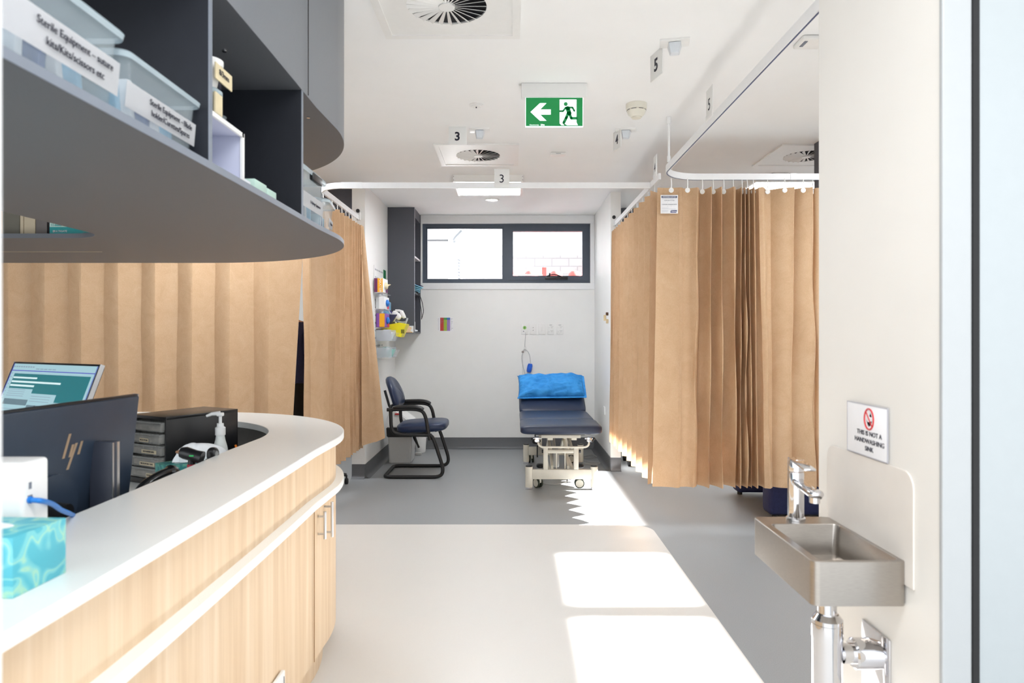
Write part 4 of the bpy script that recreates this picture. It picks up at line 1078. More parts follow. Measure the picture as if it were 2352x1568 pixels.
def W(px, py, d=.02): return (PX(px, YB-d), YB-d, PZ(py, YB-d))
T = thing('call_handset', 'blue nurse call handset hanging on a grey cord from the wall plate', 'call button', W(1216, 845, .03))
MB().tube([W(1218, 835), W(1217.5, 839), W(1216, 846), W(1215, 852), W(1214.6, 855)], [.021, .028, .029, .028, .021], 20).build('handset', BLUE, T)
b = MB(); b.tube(smoothpath([W(1207.5, 763), W(1206.5, 775), W(1205.5, 790), W(1205.5, 797)], 5), .003, 6)
b.tube(smoothpath([W(1200, 808), W(1203, 804), W(1208, 804), W(1213, 808), W(1217, 818), W(1218.5, 834)], 6), .003, 6)
b.tube(smoothpath([W(1201, 808), W(1198.5, 818), W(1199, 830), W(1203, 848), W(1209, 868), W(1212, 880)], 6), .0032, 6)
b.tube([W(1200, 812), W(1200, 862), W(1200, 930)], .0015, 6)
b.build('cord', mat('cord_grey', (196,198,200), .5), T)
b = MB(); q = W(1206, 799); b.box(q[0]-.012, q[0]+.012, YB-.025, YB-.0005, q[2]-.014, q[2]+.014, .003); b.build('cord_clip', WHITEP, T)
b = MB(); q = W(1201, 808); b.box(q[0]-.014, q[0]+.012, YB-.03, YB-.018, q[2]-.010, q[2]+.010, .003, ); b.build('cord_plug', mat('plug_mix', (150,140,136), .4), T)
# small plate on the right inner wall
o = B(XR-.012, XR-.0005, 6.98, 7.06, .50, .58, .003).build('wall_plate', WHITEP, loc=(XR, 7.02, .54)); tag(o, 'small white socket low on the right bay wall beside the bed corner', 'socket')

# ============================================================ LEFT WALL ORGANISER
T = thing('wall_organiser', 'white perforated wall rail panel on the left bay wall holding glove boxes', 'organiser', (XL, 6.9, 1.5))
b = MB(); xa = XL+.001
PY0, PY1, PZ0_, PZ1_ = 6.66, 7.12, 1.06, 2.0
b = MB(); b.box(xa, xa+.006, PY0, PY1, PZ0_, PZ1_, .001); nf = len(b.bm.faces)
for i in range(9):
    for j in range(12):
        y = PY0+.04+i*.047; z = PZ1_-.04-j*.075
        b.box(xa+.0058, xa+.0066, y-.010, y+.010, z-.008, z+.008)
pn = b.build('panel', WHITEP, T, smooth=False); pn.data.materials.append(INKG)
for k, p in enumerate(pn.data.polygons): p.material_index = 1 if k >= nf else 0
o = B(XL-.001, XL+.004, 7.16, 7.29, 1.86, 2.0).build('green_notice', GREEN, loc=(XL, 7.22, 1.93)); tag(o, 'small dark green notice on the left bay wall above the glove boxes', 'notice')
xg = xa+.012
def glove(y0, y1, z0, z1, d, side_m, band_m, front_m, glove_m, label, word=None, sub=None):
    T = thing('glove_box', label, 'glove box', (xg+d/2, (y0+y1)/2, z0), 0, 'glove boxes on the wall organiser')
    bx = B(xg, xg+d, y0, y1, z0, z1, .002).build('carton', front_m, T)
    B(xg+.001, xg+d*.38, y0-.0012, y0-.0002, z0+.002, z1-.002).build('side_print', band_m, T, smooth=False)
    B(xg+d*.38, xg+d-.002, y0-.0012, y0-.0002, z0+.002, z1-.002).build('side_print', side_m, T, smooth=False)
    B(xg+d+.0002, xg+d+.001, y0+.14, y1-.005, z0+.005, z0+.05).build('front_print', band_m if word else mat('red_pink_print', (220,50,90), .5), T, smooth=False)
    gl = MB().sup((xg+d+.006, (y0+y1)/2, (z0+z1)/2), .020, .055, .034, 1, 1, 22, 14, noise=.07)
    if word and sub is None and z1 > 1.8: gl.tube([(xg+d, (y0+y1)/2, (z0+z1)/2), (xg+d+.03, (y0+y1)/2+.02, (z0+z1)/2+.010), (xg+d+.05, (y0+y1)/2+.01, (z0+z1)/2+.014)], [.012, .008, .003])
    gl.build('glove', glove_m, T, ang=60)
    if word: text(word, .036, (xg+d*.70, y0-.0018, (z0+z1)/2), (0,0,-1), (1,0,0), INKW, T)
    return T
glove(6.62, 6.88, PZ(671, 6.62), PZ(638, 6.62), .085, ORANGE, MAROON, PAPER, mat('cream_glove', (236,222,184), .6), 'orange and purple glove box on the wall organiser, topmost of three', 'MAXTER')
glove(6.70, 6.95, PZ(709, 6.7), PZ(681, 6.7), .085, PAPER, mat('grey_print', (200,204,206), .5), PAPER, mat('blue_glove', (30,120,210), .5), 'white glove box with blue glove on the wall organiser, middle of three')
glove(6.72, 6.97, PZ(751, 6.7), PZ(719, 6.7), .085, ORANGE, PURPLE, PURPLE, mat('blue_glove', (30,120,210), .5), 'orange and purple glove box with blue glove, lowest of three')
b = MB()
for z in (PZ(672, 6.65), PZ(710, 6.7), PZ(752, 6.7)):
    b.tube([(xg, 6.62, z-.004), (xg+.10, 6.62, z-.004), (xg+.10, 6.98, z-.004), (xg, 6.98, z-.004)], .003, 6)
b.build('wire_holders', CHROME, T)
# trays etc.
def tray(y0, y1, z0, d, h, m, label, mfill, packlab):
    T = thing('wall_tray', label, 'tray', (xg+d/2, (y0+y1)/2, z0), 0, 'trays on the wall organiser')
    b = MB(); th = .003
    b.box(xg, xg+d, y0, y1, z0, z0+th).box(xg, xg+d, y0, y0+th, z0, z0+h).box(xg, xg+d, y1-th, y1, z0, z0+h).box(xg, xg+th, y0, y1, z0, z0+h)
    t = bmesh.new(); v = [t.verts.new(p) for p in ((xg+d, y0, z0), (xg+d, y1, z0), (xg+d+.04, y1, z0+h*.75), (xg+d+.04, y0, z0+h*.75))]; t.faces.new(v); bmesh.ops.solidify(t, geom=list(t.faces), thickness=.003); b._merge(t)
    b.build('tray_body', m, T, smooth=False)
    for k in range(4):
        M = Matrix.Translation((xg+.03+d*.2*k, (y0+y1)/2, z0+th+.002)) @ Matrix.Rotation(math.radians(20), 4, 'Y')
        p = MB().box(-.002, .003, -(y1-y0)*.42, (y1-y0)*.42, 0, h*(1.05 if k < 2 else .8), .001, M=M).build('sterile_packet', mfill[k % len(mfill)], loc=(xg+.03+d*.2*k, (y0+y1)/2, z0+th)); tag(p, packlab % ('nearest the wall', 'second from the wall', 'third from the wall', 'at the tray front')[k], 'packet', 'packets in the wall trays')
CT = mat('clear_tray_plastic', (226,232,240), .15, var=.01, alpha=.32)
tray(6.72, 6.98, PZ(783, 6.72), .15, .11, CT, 'clear wall tray of silver packets under the yellow tray', (WRAPW, mat('silver_print', (190,190,200), .4), WRAPW), 'silver white packet in the upper clear wall tray, %s')
tray(6.74, 7.0, PZ(821, 6.74), .15, .10, CT, 'clear wall tray of mint packets, lowest on the organiser', (mat('mint_wrap', (160,214,206), .5), WRAPW, mat('mint_wrap', (160,214,206), .5)), 'mint packet in the lowest clear wall tray, %s')
T = thing('kidney_tray', 'bright yellow slanted tray on the wall organiser', 'tray', (xg+.14, 7.0, PZ(770, 7.0)))
za, zb_ = PZ(770, 7.0), PZ(744, 7.0)
t = bmesh.new(); pr = [(xg, za+.02), (xg+.20, za-.02), (xg+.255, zb_+.0), (xg+.18, zb_+.015), (xg, zb_-.02)]
a = [t.verts.new((x, 6.99, z)) for x, z in pr]; c = [t.verts.new((x, 7.20, z)) for x, z in pr]; t.faces.new(a); t.faces.new(c[::-1])
for i in range(5): t.faces.new((a[i], c[i], c[(i+1) % 5], a[(i+1) % 5]))
bmesh.ops.recalc_face_normals(t, faces=list(t.faces)); b = MB()._merge(t); b.build('sharps_tray', YEL, T, smooth=False, bevel=.003)
B(xg+.20, xg+.235, 6.9885, 6.9895, za+.02, za+.06).build('tray_print', mat('olive_print', (120,116,20), .5), T, smooth=False)
o = frustum(MB(), xg, xg+.10, 7.0, 7.15, PZ(742, 7.0), xg, xg+.16, 7.0, 7.15, PZ(722, 7.0), .003).build('instrument_box', mat('slate_box', (60,62,86), .4), loc=(xg+.06, 7.07, PZ(751, 7.0))); tag(o, 'dark slate instrument box on the organiser above the yellow tray', 'box')
o = MB().box(XL-.001, xg+.045, 7.16, 7.30, PZ(728, 7.1), PZ(692, 7.1), .008).build('glove_packet', WRAP, loc=(xg+.02, 7.2, PZ(728, 7.1))); tag(o, 'pale blue plastic packet standing behind the glove boxes', 'packet')
T = thing('spray_bottle', 'white trigger spray head lying over the organiser tray', 'spray bottle', (-1.13, 7.1, PZ(735, 7.05)))
q = lambda px, py: P(px, py, 7.05)
b = MB(); c1 = q(911, 724); b.sup(c1, .055, .035, .034, .6, .6, 24, 14, M=Matrix.Translation(c1) @ Matrix.Rotation(math.radians(35), 4, 'Y') @ Matrix.Translation(-c1)).tube([q(899, 737), q(906, 728), q(913, 722)], [.022, .03, .028], 12)
c2 = q(925, 722); b.sup(c2, .022, .03, .045, .8, .8, 20, 12, M=Matrix.Translation(c2) @ Matrix.Rotation(math.radians(-25), 4, 'Y') @ Matrix.Translation(-c2)).tube([q(908, 713), q(917, 713), q(926, 716)], .012, 10)
b.build('head', WHITEP, T)
MB().tube(smoothpath([q(920, 714), q(928, 722), q(931, 730)], 4), .010, 8).build('trigger', WHITEP, T)
for k, (a, c, m, lab_) in enumerate(((q(893, 712), q(910, 742), INKW, 'thin white handled instrument leaning on the organiser'), (q(896, 714), q(912, 738), mat('navy_print', (50,50,140), .4), 'thin navy handled instrument leaning on the organiser'))):
    o = MB().tube([a, a.lerp(c, .5), c], .008, 8).build('instrument', m, loc=tuple(c)); tag(o, lab_, 'instrument')
for k, (x, y, lab_) in enumerate(((928, 738, 'clear plastic speculum tip on the organiser, upper of two'), (925, 746, 'clear plastic speculum tip on the organiser, lower of two'))):
    pts = smoothpath([q(x-20, y-2), q(x-8, y+2), q(x+4, y+1), q(x+8, y-8)], 4)
    o = MB().tube(pts, .011, 10).build('speculum', CT, loc=tuple(q(x, y))); tag(o, lab_, 'speculum', 'clear specula on the organiser')

# ============================================================ UNDER-CURTAIN ITEMS
def stool(cx, cy, label):
    T = thing('wheeled_stool', label, 'stool', (cx, cy, 0))
    MB().lathe([(.16, 0), (.175, .02), (.17, .06), (.12, .07), (.001, .072)], (cx, cy, .50)).build('seat', NAVY, T)
    MB().cyl((cx, cy, .1), (cx, cy, .5), .025).build('column', BLACKM, T)
    for k in range(5):
        a = 2*PI*k/5+.3; e = (cx+.27*math.cos(a), cy+.27*math.sin(a), .08)
        lg = MB().tube([(cx, cy, .13), e], [.022, .014], 8).build('leg', BLACKM, T)
        MB().cyl((e[0]-.012, e[1], .026), (e[0]+.012, e[1], .026), .026, seg=16).cyl((e[0], e[1], .03), (e[0], e[1], .08), .008).build('caster', RUBBER, lg)
    return T
stool(-1.72, 5.95, 'black star-based wheeled stool showing under the left side curtain')
T = thing('wheeled_trolley', 'black wheeled trolley base showing under the glowing curtain by the nib', 'trolley', (1.35, 7.0, 0))
b = MB()
for (x, y) in ((1.18, 6.85), (1.5, 6.85), (1.18, 7.15), (1.5, 7.15)):
    b = MB().cyl((x-.015, y, .06), (x+.015, y, .06), .06, seg=24); b.build('wheel', RUBBER, T)
B(1.14, 1.54, 6.8, 7.2, .12, .15, .005).build('deck', BLACKM, T)
b = MB(); b.cyl((1.34, 7.0, .15), (1.34, 7.0, .8), .03); b.box(1.15, 1.53, 6.82, 7.18, .8, .83, .01); b.build('top', BLACKM, T)
T = thing('recliner_chair', 'dark navy upholstered chair side showing below the right curtain behind the tap', 'chair', (2.2, 5.2, 0))
x0 = PX(1768, 4.86)
B(x0, x0+.75, 4.86, 5.02, .03, .50, .03, 3).build('arm_panel', TEXTILE_N, T)
B(x0, x0+.75, 5.55, 5.70, .03, .50, .03, 3).build('arm_panel', TEXTILE_N, T)
B(x0+.02, x0+.70, 5.02, 5.55, .2, .45, .04, 3).build('seat', TEXTILE_N, T)
B(x0+.60, x0+.75, 5.02, 5.55, .2, .85, .05, 3).build('backrest', TEXTILE_N, T)
b = MB()
for (x, y) in ((x0+.05, 4.9), (x0+.7, 4.9), (x0+.05, 5.65), (x0+.7, 5.65)): b.cyl((x, y, 0), (x, y, .04), .02)
b.build('feet', RUBBER, T)
# ============================================================ NURSE STATION
CXc, CYc, RR, XO = -1.575, 2.63, .90, -.675
def outline(off, y0=.62, xl=-3.3, n=40, bow=True):
    r = RR-off; pts = []
    for k in range(9):
        y = y0+(CYc-y0)*k/8; bw = .012*math.sin(PI*(k/8))
        pts.append((XO-off+(bw if bow else 0)-.012, y))
    pts[-1] = (XO-off, CYc)
    for k in range(1, n+1):
        a = PI/2*k/n; e = 1.0
        pts.append((CXc+r*math.cos(a), CYc+r*math.sin(a)))
    pts.append((xl, CYc+r)); return pts
T = thing('nurse_station_counter', 'curved pale oak nurse station with white stone ledges in the left foreground', 'counter', (-1.6, 2.4, 0))
ZC = .92
led = MB().ring(outline(0), outline(.30), ZC-.027, ZC).build('upper_ledge', STONE, T, ang=40, bevel=.002)
MB().ring(outline(-.0006), outline(.0005), ZC-.0255, ZC-.0015).build('ledge_edge', STONEE, led, ang=40)
o_ = outline(0); i_ = outline(.30)
desk = [p for p in outline(0)]+[(-3.3, 1.95), (-1.5, 1.95), (-1.5, .62)]
dk = MB().prism(desk, .708, .734).build('lower_ledge', STONE, T, ang=40)
MB().ring(outline(-.0006), outline(.0005), .7095, .7325).build('ledge_edge', STONEE, dk, ang=40)
MB().ring(outline(.032), outline(.05), .734, ZC-.027).build('upper_panel', WOOD, T, ang=40)
MB().ring(outline(.0505), outline(.06), .734, ZC-.027).build('inner_board', GREYINT, T, ang=40)
MB().ring(outline(.032), outline(.05), .145, .708).build('lower_panel', WOOD, T, ang=40)
MB().ring(outline(.085), outline(.10), 0.002, .145).build('toe_kick', WOOD, T, ang=40)
# cupboard door seams on the curved end and bar handles
def on(off, y):    # outer surface point at given arc angle in degrees
    a = math.radians(y); r = RR-off; return (CXc+r*math.cos(a), CYc+r*math.sin(a))
b = MB()
x, y = XO-.0318-.000, 2.44; b.box(x-.001, x+.0016, y-.0015, y+.0015, .15, .706)
p = on(.032, 18); b.box(p[0]-.0015, p[0]+.0015, p[1]-.0015, p[1]+.0015, .15, .706)
b.build('door_gap', mat('oak_gap', (150,116,80), .7), T, smooth=False)
for deg in (-1.5, 4.0):
    a = math.radians(deg)
    hx, hy = CXc+(RR+.006)*math.cos(a), CYc+(RR+.006)*math.sin(a)
    if deg < 0: hx, hy, zl, zh_ = XO-.004, 2.577, .557, .689
    else: hx, hy, zl, zh_ = XO-.010, 2.50, .572, .672
    b = MB(); b.cyl((hx, hy, zl), (hx, hy, zh_), .0055, seg=16)
    for z in (zl+.018, zh_-.018): b.cyl((hx, hy, z), (XO-.034, hy, z), .004, seg=10)
    b.build('door_handle', ALU, T)
sp = thing('wall_plate', 'white socket plate with blue mark low on the oak counter front', 'socket', (XO-.03, 2.05, .25))
xx = XO-.032+.012-.011
B(xx+.0, xx+.012, 1.975, 2.09, .19, .295, .003).build('plate', WHITEP, sp)
MB().sup((xx+.0125, 2.03, .262), .001, .008, .013, 1, 1, 16, 10).build('blue_mark', CABLEB, sp)
B(xx+.0118, xx+.0128, 2.076, 2.080, .21, .28).build('dark_mark', INK, sp)

# ------------------------------------------------ monitors
def monitor(name_label, M, back_logo, w=.54, h=.32):
    """local frame: x along width, y up (screen normal +z)"""
    T = thing('monitor', name_label, 'monitor', M.to_translation(), 0, None, rot=M.to_euler())
    ORG[T.name] = M
    MB().box(-w/2, w/2, 0, h, -.012, 0, .002).build('bezel', BLACKP, T, local=True)
    MB().box(-w/2-.0015, -w/2+.0012, 0, h, -.014, .0015).build('side_trim', ALU, T, local=True); MB().box(w/2-.0012, w/2+.0015, 0, h, -.014, .0015).build('side_trim', ALU, T, local=True)
    MB().box(-w/2+.006, w/2-.006, .004, h-.004, -.022, -.012, .004).build('back_cover', SLATE, T, local=True)
    return T
# monitor A: back towards us
pa0, pa1 = Vector((-1.118, 1.36, 1.156)), Vector((-1.052, 1.90, 1.156))
xd = (pa0-pa1).normalized(); up = Vector((.115, .01, 1)).normalized()   # leans: bottom further left
zd = xd.cross(up)       # screen normal
up = zd.cross(xd).normalized()
c_ = (pa0+pa1)/2-up*.325
M = Matrix(((xd.x, up.x, zd.x, c_.x), (xd.y, up.y, zd.y, c_.y), (xd.z, up.z, zd.z, c_.z), (0,0,0,1)))
T = monitor('dark monitor seen from behind with logo, standing behind the counter ledge', M, True, w=(pa0-pa1).length, h=.325)
wA = (pa0-pa1).length
# logo strokes on the back (z = -.022), u to the right seen from behind = -x
def bk_(u, v): return Vector((u, v, -.0226))
b = MB()
def stroke(b, u0, v0, u1, v1, w):
    t = bmesh.new(); f = lambda u, v: (-u, v, -.0228)
    vs = [t.verts.new(f(*p)) for p in ((u0, v0), (u0+w, v0), (u1+w, v1), (u1, v1))]
    vb = [t.verts.new(p.co+Vector((0,0,.0008))) for p in vs]
    t.faces.new(vs); t.faces.new(vb[::-1])
    for i in range(4): t.faces.new((vs[i], vs[(i+1) % 4], vb[(i+1) % 4], vb[i]))
    bmesh.ops.recalc_face_normals(t, faces=list(t.faces)); b._merge(t)
cu, cv = .035, .205
stroke(b, cu-.030, cv-.012, cu-.016, cv+.046, .0075)
stroke(b, cu-.010, cv-.012, cu-.003, cv+.018, .0075)
stroke(b, cu-.013, cv-.042, cu+.008, cv+.020, .0075)
stroke(b, cu+.018, cv-.010, cu+.026, cv+.022, .0075)
lg = b.build('logo', GOLDM, T, local=True, smooth=False)
MB().lathe([(.085, 0), (.085, .006), (.001, .007)], (0,0,0), M=Matrix.Translation((.02, .075, -.022)) @ Matrix.Rotation(PI, 4, 'X')).build('stand_mount', SLATE, T, local=True)
MB().cyl((.02, .075, -.022), (.02, .075, -.07), .022).build('tilt_joint', BLACKP, T, local=True)
# stand column + base
b = MB(); b.box(-1.075, -1.018, 1.735, 1.765, .742, 1.047, .003).build('stand_column', CHARC, T)
b = MB(); b.box(-1.018, -1.0155, 1.737, 1.742, .745, 1.044).box(-1.018, -1.0155, 1.756, 1.767, .745, 1.044); b.build('column_trim', ALU, T, smooth=False)
B(-1.25, -1.0, 1.55, 1.85, .7345, .742, .003).build('stand_base', CHARC, T)

# monitor B: screen towards us
a0 = P(34, 830, 2.56); a1 = P(232, 837.5, 2.31); a1.z = a0.z = 1.219
xd = (a1-a0).normalized(); nrm = Vector((0,0,1)).cross(xd) * -1      # faces the camera side (-Y)
back = -nrm if nrm.y < 0 else nrm
lean = math.radians(21)
up = (Vector((0,0,1))*math.cos(lean)+Vector((xd.y, -xd.x, 0))*(-math.sin(lean)))
if (Vector((0,0,1))*math.cos(lean)+Vector((xd.y, -xd.x, 0))*(-math.sin(lean))).y < 0: up = Vector((0,0,1))*math.cos(lean)+Vector((xd.y, -xd.x, 0))*(math.sin(lean))
zd = xd.cross(up).normalized(); H = .32; c_ = (a0+a1)/2-up*H
M = Matrix(((xd.x, up.x, zd.x, c_.x), (xd.y, up.y, zd.y, c_.y), (xd.z, up.z, zd.z, c_.z), (0,0,0,1)))
wB = (a1-a0).length
T = monitor('monitor with lit booking screen facing the camera, behind the dark monitor', M, False, w=wB, h=H)
def em(name, rgb, e=.22):
    return mat(name, rgb, .3, var=0, emit=e)
scr = MB().box(-wB/2+.008, wB/2-.008, .010, H-.008, .0004, .0012).build('screen', em('screen_pale', (152,186,194)), T, local=True, smooth=False)
def rect(b, u0, v0, u1, v1, d=.0016):   # u,v in 0..1, v from the top
    w = wB-.016; h = H-.018
    b.box(-wB/2+.008+u0*w, -wB/2+.008+u1*w, H-.008-v1*h, H-.008-v0*h, .0012, d)
def gui(name, m, rects, d=.0016):
    b = MB(); [rect(b, *r, d) for r in rects]; b.build(name, m, scr, local=True, smooth=False)
gui('title_bar', em('screen_blue', (60,56,170)), [(0, .082, 1, .092), (0, 0, .006, 1), (.994, 0, 1, 1)])
gui('booked_block', em('screen_teal', (0,104,112)), [(.055, .125, .36, .31), (.36, .125, .66, .36), (.66, .125, .965, .45)])
gui('slot_bar', em('screen_white', (206,226,226)), [(.06, .165, .36, .185), (.06, .215, .66, .237), (.06, .262, .36, .285)], .0020)
gui('grey_bar', em('screen_grey', (92,116,126)), [(.055, .44, .35, .51), (.36, .50, .665, .575), (.67, .58, .965, .65), (.055, .80, .35, .86)])
gui('text_rows', em('screen_ink', (120,140,156), .3), [(.01+.03*k, .03, .03+.03*k, .045) for k in range(9)]+[(.3+.05*k, .055, .34+.05*k, .066) for k in range(5)]+[(.06, .32+.026*k, .27, .326+.026*k) for k in range(4)]+[(.37, .39+.03*k, .6, .396+.03*k) for k in range(3)]+[(.67, .48+.026*k, .85, .486+.026*k) for k in range(4)]+[(.06, .56+.045*k, .3, .567+.045*k) for k in range(5)]+[(.37, .61+.045*k, .6, .616+.045*k) for k in range(5)])
gui('row_labels', em('screen_ink', (120,140,156), .3), [(.015, .12+.045*k, .03, .128+.045*k) for k in range(18)])
bm_ = M @ Vector((0, .12, -.03))
b = MB(); b.box(bm_.x-.03, bm_.x+.03, bm_.y-.005, bm_.y+.02, .742, bm_.z+.05, .003); b.build('stand_column', CHARC, T)
B(bm_.x-.13, bm_.x+.13, bm_.y-.13, bm_.y+.08, .7345, .743, .003).build('stand_base', CHARC, T)

# ------------------------------------------------ black drawer unit
A_, C_, D_ = Vector((-1.525, 2.73, 0)), Vector((-1.176, 2.93, 0)), Vector((-1.332, 2.627, 0))
xd = (D_-A_).normalized(); yd = Vector((-xd.y, xd.x, 0)); wU, dU = (D_-A_).length, .335
M = Matrix(((xd.x, yd.x, 0, A_.x), (xd.y, yd.y, 0, A_.y), (0, 0, 1, .7345), (0,0,0,1)))
T = thing('drawer_unit', 'black desktop drawer unit with five clear drawers on the desk', 'drawer unit', M.to_translation(), math.atan2(xd.y, xd.x)); ORG[T.name] = M
hU = .267
b = MB(); b.box(0, .008, 0, dU, 0, hU, .002).box(wU-.008, wU, 0, dU, 0, hU, .002).box(0, wU, 0, dU, hU-.014, hU, .003).box(0, wU, dU-.006, dU, 0, hU).box(0, wU, -.008, dU, 0, .022, .002).box(.009, wU-.009, .045, .05, 0.02, hU-.015)
b.build('casing', BLACKP, T, local=True)
for k in range(5):
    z = .026+k*.0455; pr = .022 if k in (1, 3) else .014
    dr = MB().box(.010, wU-.010, -pr, .04, z, z+.038, .004).build('drawer', CLEARD, T, local=True)
    MB().tube([(.014, -pr, z+.036), (wU/2, -pr-.006, z+.037), (wU-.014, -pr, z+.036)], .003, 6).build('drawer_lip', CLEARD, dr, local=True)
    MB().box(.02, wU-.03, .0, .03, z+.002, z+.022, .001).build('drawer_contents', mat('muted_paper', (150,140,128), .8, var=.3, scale=40), dr, local=True)
    if k < 4:
        lw = (.045, .10, .10, .06)[k]; lx = wU*.42 if k != 0 else wU*.55
        MB().box(lx, lx+lw*.9, -pr-.0015, -pr-.0004, z+.006, z+.020).build('drawer_label', mat('label_cream', (210,196,166), .6), dr, local=True, smooth=False)
        s = ('SHARPS', 'MICROPORE TAPE', 'MULTI-ADHESIVE SUPPLY', 'MICROPORE')[k]
        text(s, .0085, M @ Vector((lx+lw*.45, -pr-.002, z+.013)), xd, (0,0,1), INK, dr, sx=lw*.85/(len(s)*.0056))

# ------------------------------------------------ pump bottle
bx, by = PX(506, 2.72), 2.72
T = thing('pump_bottle', 'white pump bottle beside the black drawer unit on the desk', 'bottle', (bx, by, .7345)); z0 = .7345
MB().lathe([(.028, 0), (.034, .008), (.035, .06), (.033, .10), (.026, .14), (.019, .165), (.0165, .18), (.0165, .19)], (bx, by, z0)).build('bottle_body', mat('white_bottle', (226,230,226), .35), T)
MB().lathe([(.0195, .186), (.0195, .215), (.013, .22), (.013, .232), (.001, .232)], (bx, by, z0)).build('collar', WHITEP, T)
b = MB(); b.cyl((bx, by, z0+.23), (bx, by, z0+.262), .006).box(bx-.012, bx+.012, by-.011, by+.011, z0+.26, z0+.275, .004).tube([(bx, by, z0+.272), (bx-.03, by-.008, z0+.270), (bx-.05, by-.012, z0+.262)], [.009, .007, .005], 10); b.build('pump_head', WHITEP, T)

# ------------------------------------------------ tissue boxes
def tissue(lx, ly, z0, M, label, m, tissue_up, w, d, h):
    T = thing('tissue_box', label, 'tissue box', M.to_translation(), M.to_euler().z); ORG[T.name] = M
    MB().box(0, w, 0, d, 0, h, .0015).build('carton', m, T, local=True)
    MB().sup((w/2, d/2, h), w*.3, d*.22, .0012, 1, 1, 24, 6).build('opening', mat('opening_film', (236,240,240), .3), T, local=True)
    if tissue_up:
        t = bmesh.new(); N, Q = 48, 16; rows = []
        for j in range(Q+1):
            v = j/Q; row = []; rad = math.cos(v*PI/2)**.6
            for i in range(N):
                a = 2*PI*i/N; wv = 1+.10*math.sin(5*a+3*v)+.06*math.sin(9*a-4*v)
                row.append(t.verts.new((w/2+.012+.075*rad*wv*math.cos(a)+.035*rad*max(0, math.cos(a)), d/2+.034*rad*wv*math.sin(a), h+.002+.060*math.sin(v*PI/2)*(1+.12*math.sin(4*a)*rad)-.02*max(0, math.cos(a))*rad*v)))
            rows.append(row)
        for j in range(Q):
            for i in range(N): t.faces.new((rows[j][i], rows[j][(i+1) % N], rows[j+1][(i+1) % N], rows[j+1][i]))
        t.faces.new(rows[-1]); bmesh.ops.remove_doubles(t, verts=list(t.verts), dist=1e-5)
        MB()._merge(t).build('tissue', mat('tissue_paper', (242,244,246), .8), T, local=True, ang=60)
    return T
M = Matrix.Translation((-.755-.235, 1.045, ZC)) @ Matrix.Rotation(math.radians(-3), 4, 'Z')
T = tissue(0, 0, 0, M, 'aqua leaf patterned tissue box on the white ledge at lower left', TISSUEBOX, False, .235, .115, .0925)
MB().sup((.06, -.0006, .016), .022, .001, .011, 1, 1, 16, 8).build('blue_logo', mat('deep_blue_print', (20,60,150), .5), T, local=True)
M = Matrix.Translation((PX(385, 2.36), 2.36, .7345)) @ Matrix.Rotation(math.radians(48), 4, 'Z')
tissue(0, 0, 0, M, 'green tissue box with white tissue pulled up, beside the pump bottle', TISSUEBOX2, True, .22, .11, .128)

# ------------------------------------------------ otoscope set
def scope(x, y, z, label, big):
    T = thing('otoscope' if big else 'ophthalmoscope', label, 'medical instrument', (x, y, .7345))
    b = MB(); b.lathe([(.022, 0), (.022, .03), (.013, .05), (.0115, z-.7345-.055)], (x, y, .7345)); b.build('handle', BLACKP, T)
    MB().cyl((x, y, z-.055), (x, y, z-.030), .0135, seg=24).build('collar_ring', mat('ring_red', (160,24,44), .4) if big else CHARC, T)
    if big:
        b = MB(); b.tube([(x-.034, y-.0, z+.008), (x-.020, y, z+.006), (x+.012, y, z-.004), (x+.034, y, z-.010)], [.016, .020, .019, .021], 16).cyl((x, y, z-.03), (x, y, z), .011); b.build('head', BLACKP, T)
        MB().cyl((x-.05, y, z+.009), (x-.032, y, z+.008), .003, .010, seg=16).build('speculum_tip', mat('bronze_tip', (150,110,80), .3), T)
        B(x+.002, x+.016, y-.0212, y-.020, z-.002, z+.002).build('green_mark', mat('lens_green', (0,150,70), .3, emit=.2), T)
    else:
        b = MB(); b.sup((x, y, z+.004), .019, .017, .024, .8, .8, 24, 14).cyl((x, y, z-.03), (x, y, z-.01), .012).box(x-.02, x+.02, y-.018, y+.018, z-.02, z-.008, .005); b.build('head', BLACKP, T)
        MB().sup((x+.016, y-.008, z+.004), .006, .008, .014, 1, 1, 14, 10).build('lens_guard', CLEARD, T)
    return T
scope(PX(440, 2.18), 2.18, PZ(1044, 2.18), 'black otoscope with red collar and brass tip in front of the tissue box', True)
scope(PX(489, 2.27), 2.27, PZ(1046, 2.27), 'black ophthalmoscope head poking above the ledge, right of the otoscope', False)

# ------------------------------------------------ telephone
T = thing('desk_telephone', 'black glossy curved handset poking above the ledge beside the monitor', 'telephone', (-1.06, 2.0, .7345))
b = MB(); frustum(b, -1.16, -1.04, 1.90, 2.12, .7345, -1.15, -1.05, 1.93, 2.10, .80, .006).build('base', BLACKP, T)
pts = smoothpath([P(300, 1142, 1.86)+Vector((0,0,-.02)), P(330, 1117, 1.9), P(362, 1094, 1.95), P(390, 1083, 2.0), P(404, 1092, 2.03)], 6)
MB().tube(pts, [.016]*3+[.014]*6+[.013]*9+[.020]*4+[.018]*3 if len(pts) == 25 else .015, 14, flat=1.0).build('handset', mat('gloss_black', (12,12,14), .15), T)
b = MB(); b.cyl((-1.10, 2.0, .79), P(362, 1100, 1.95), .02); b.build('cradle', BLACKP, T)
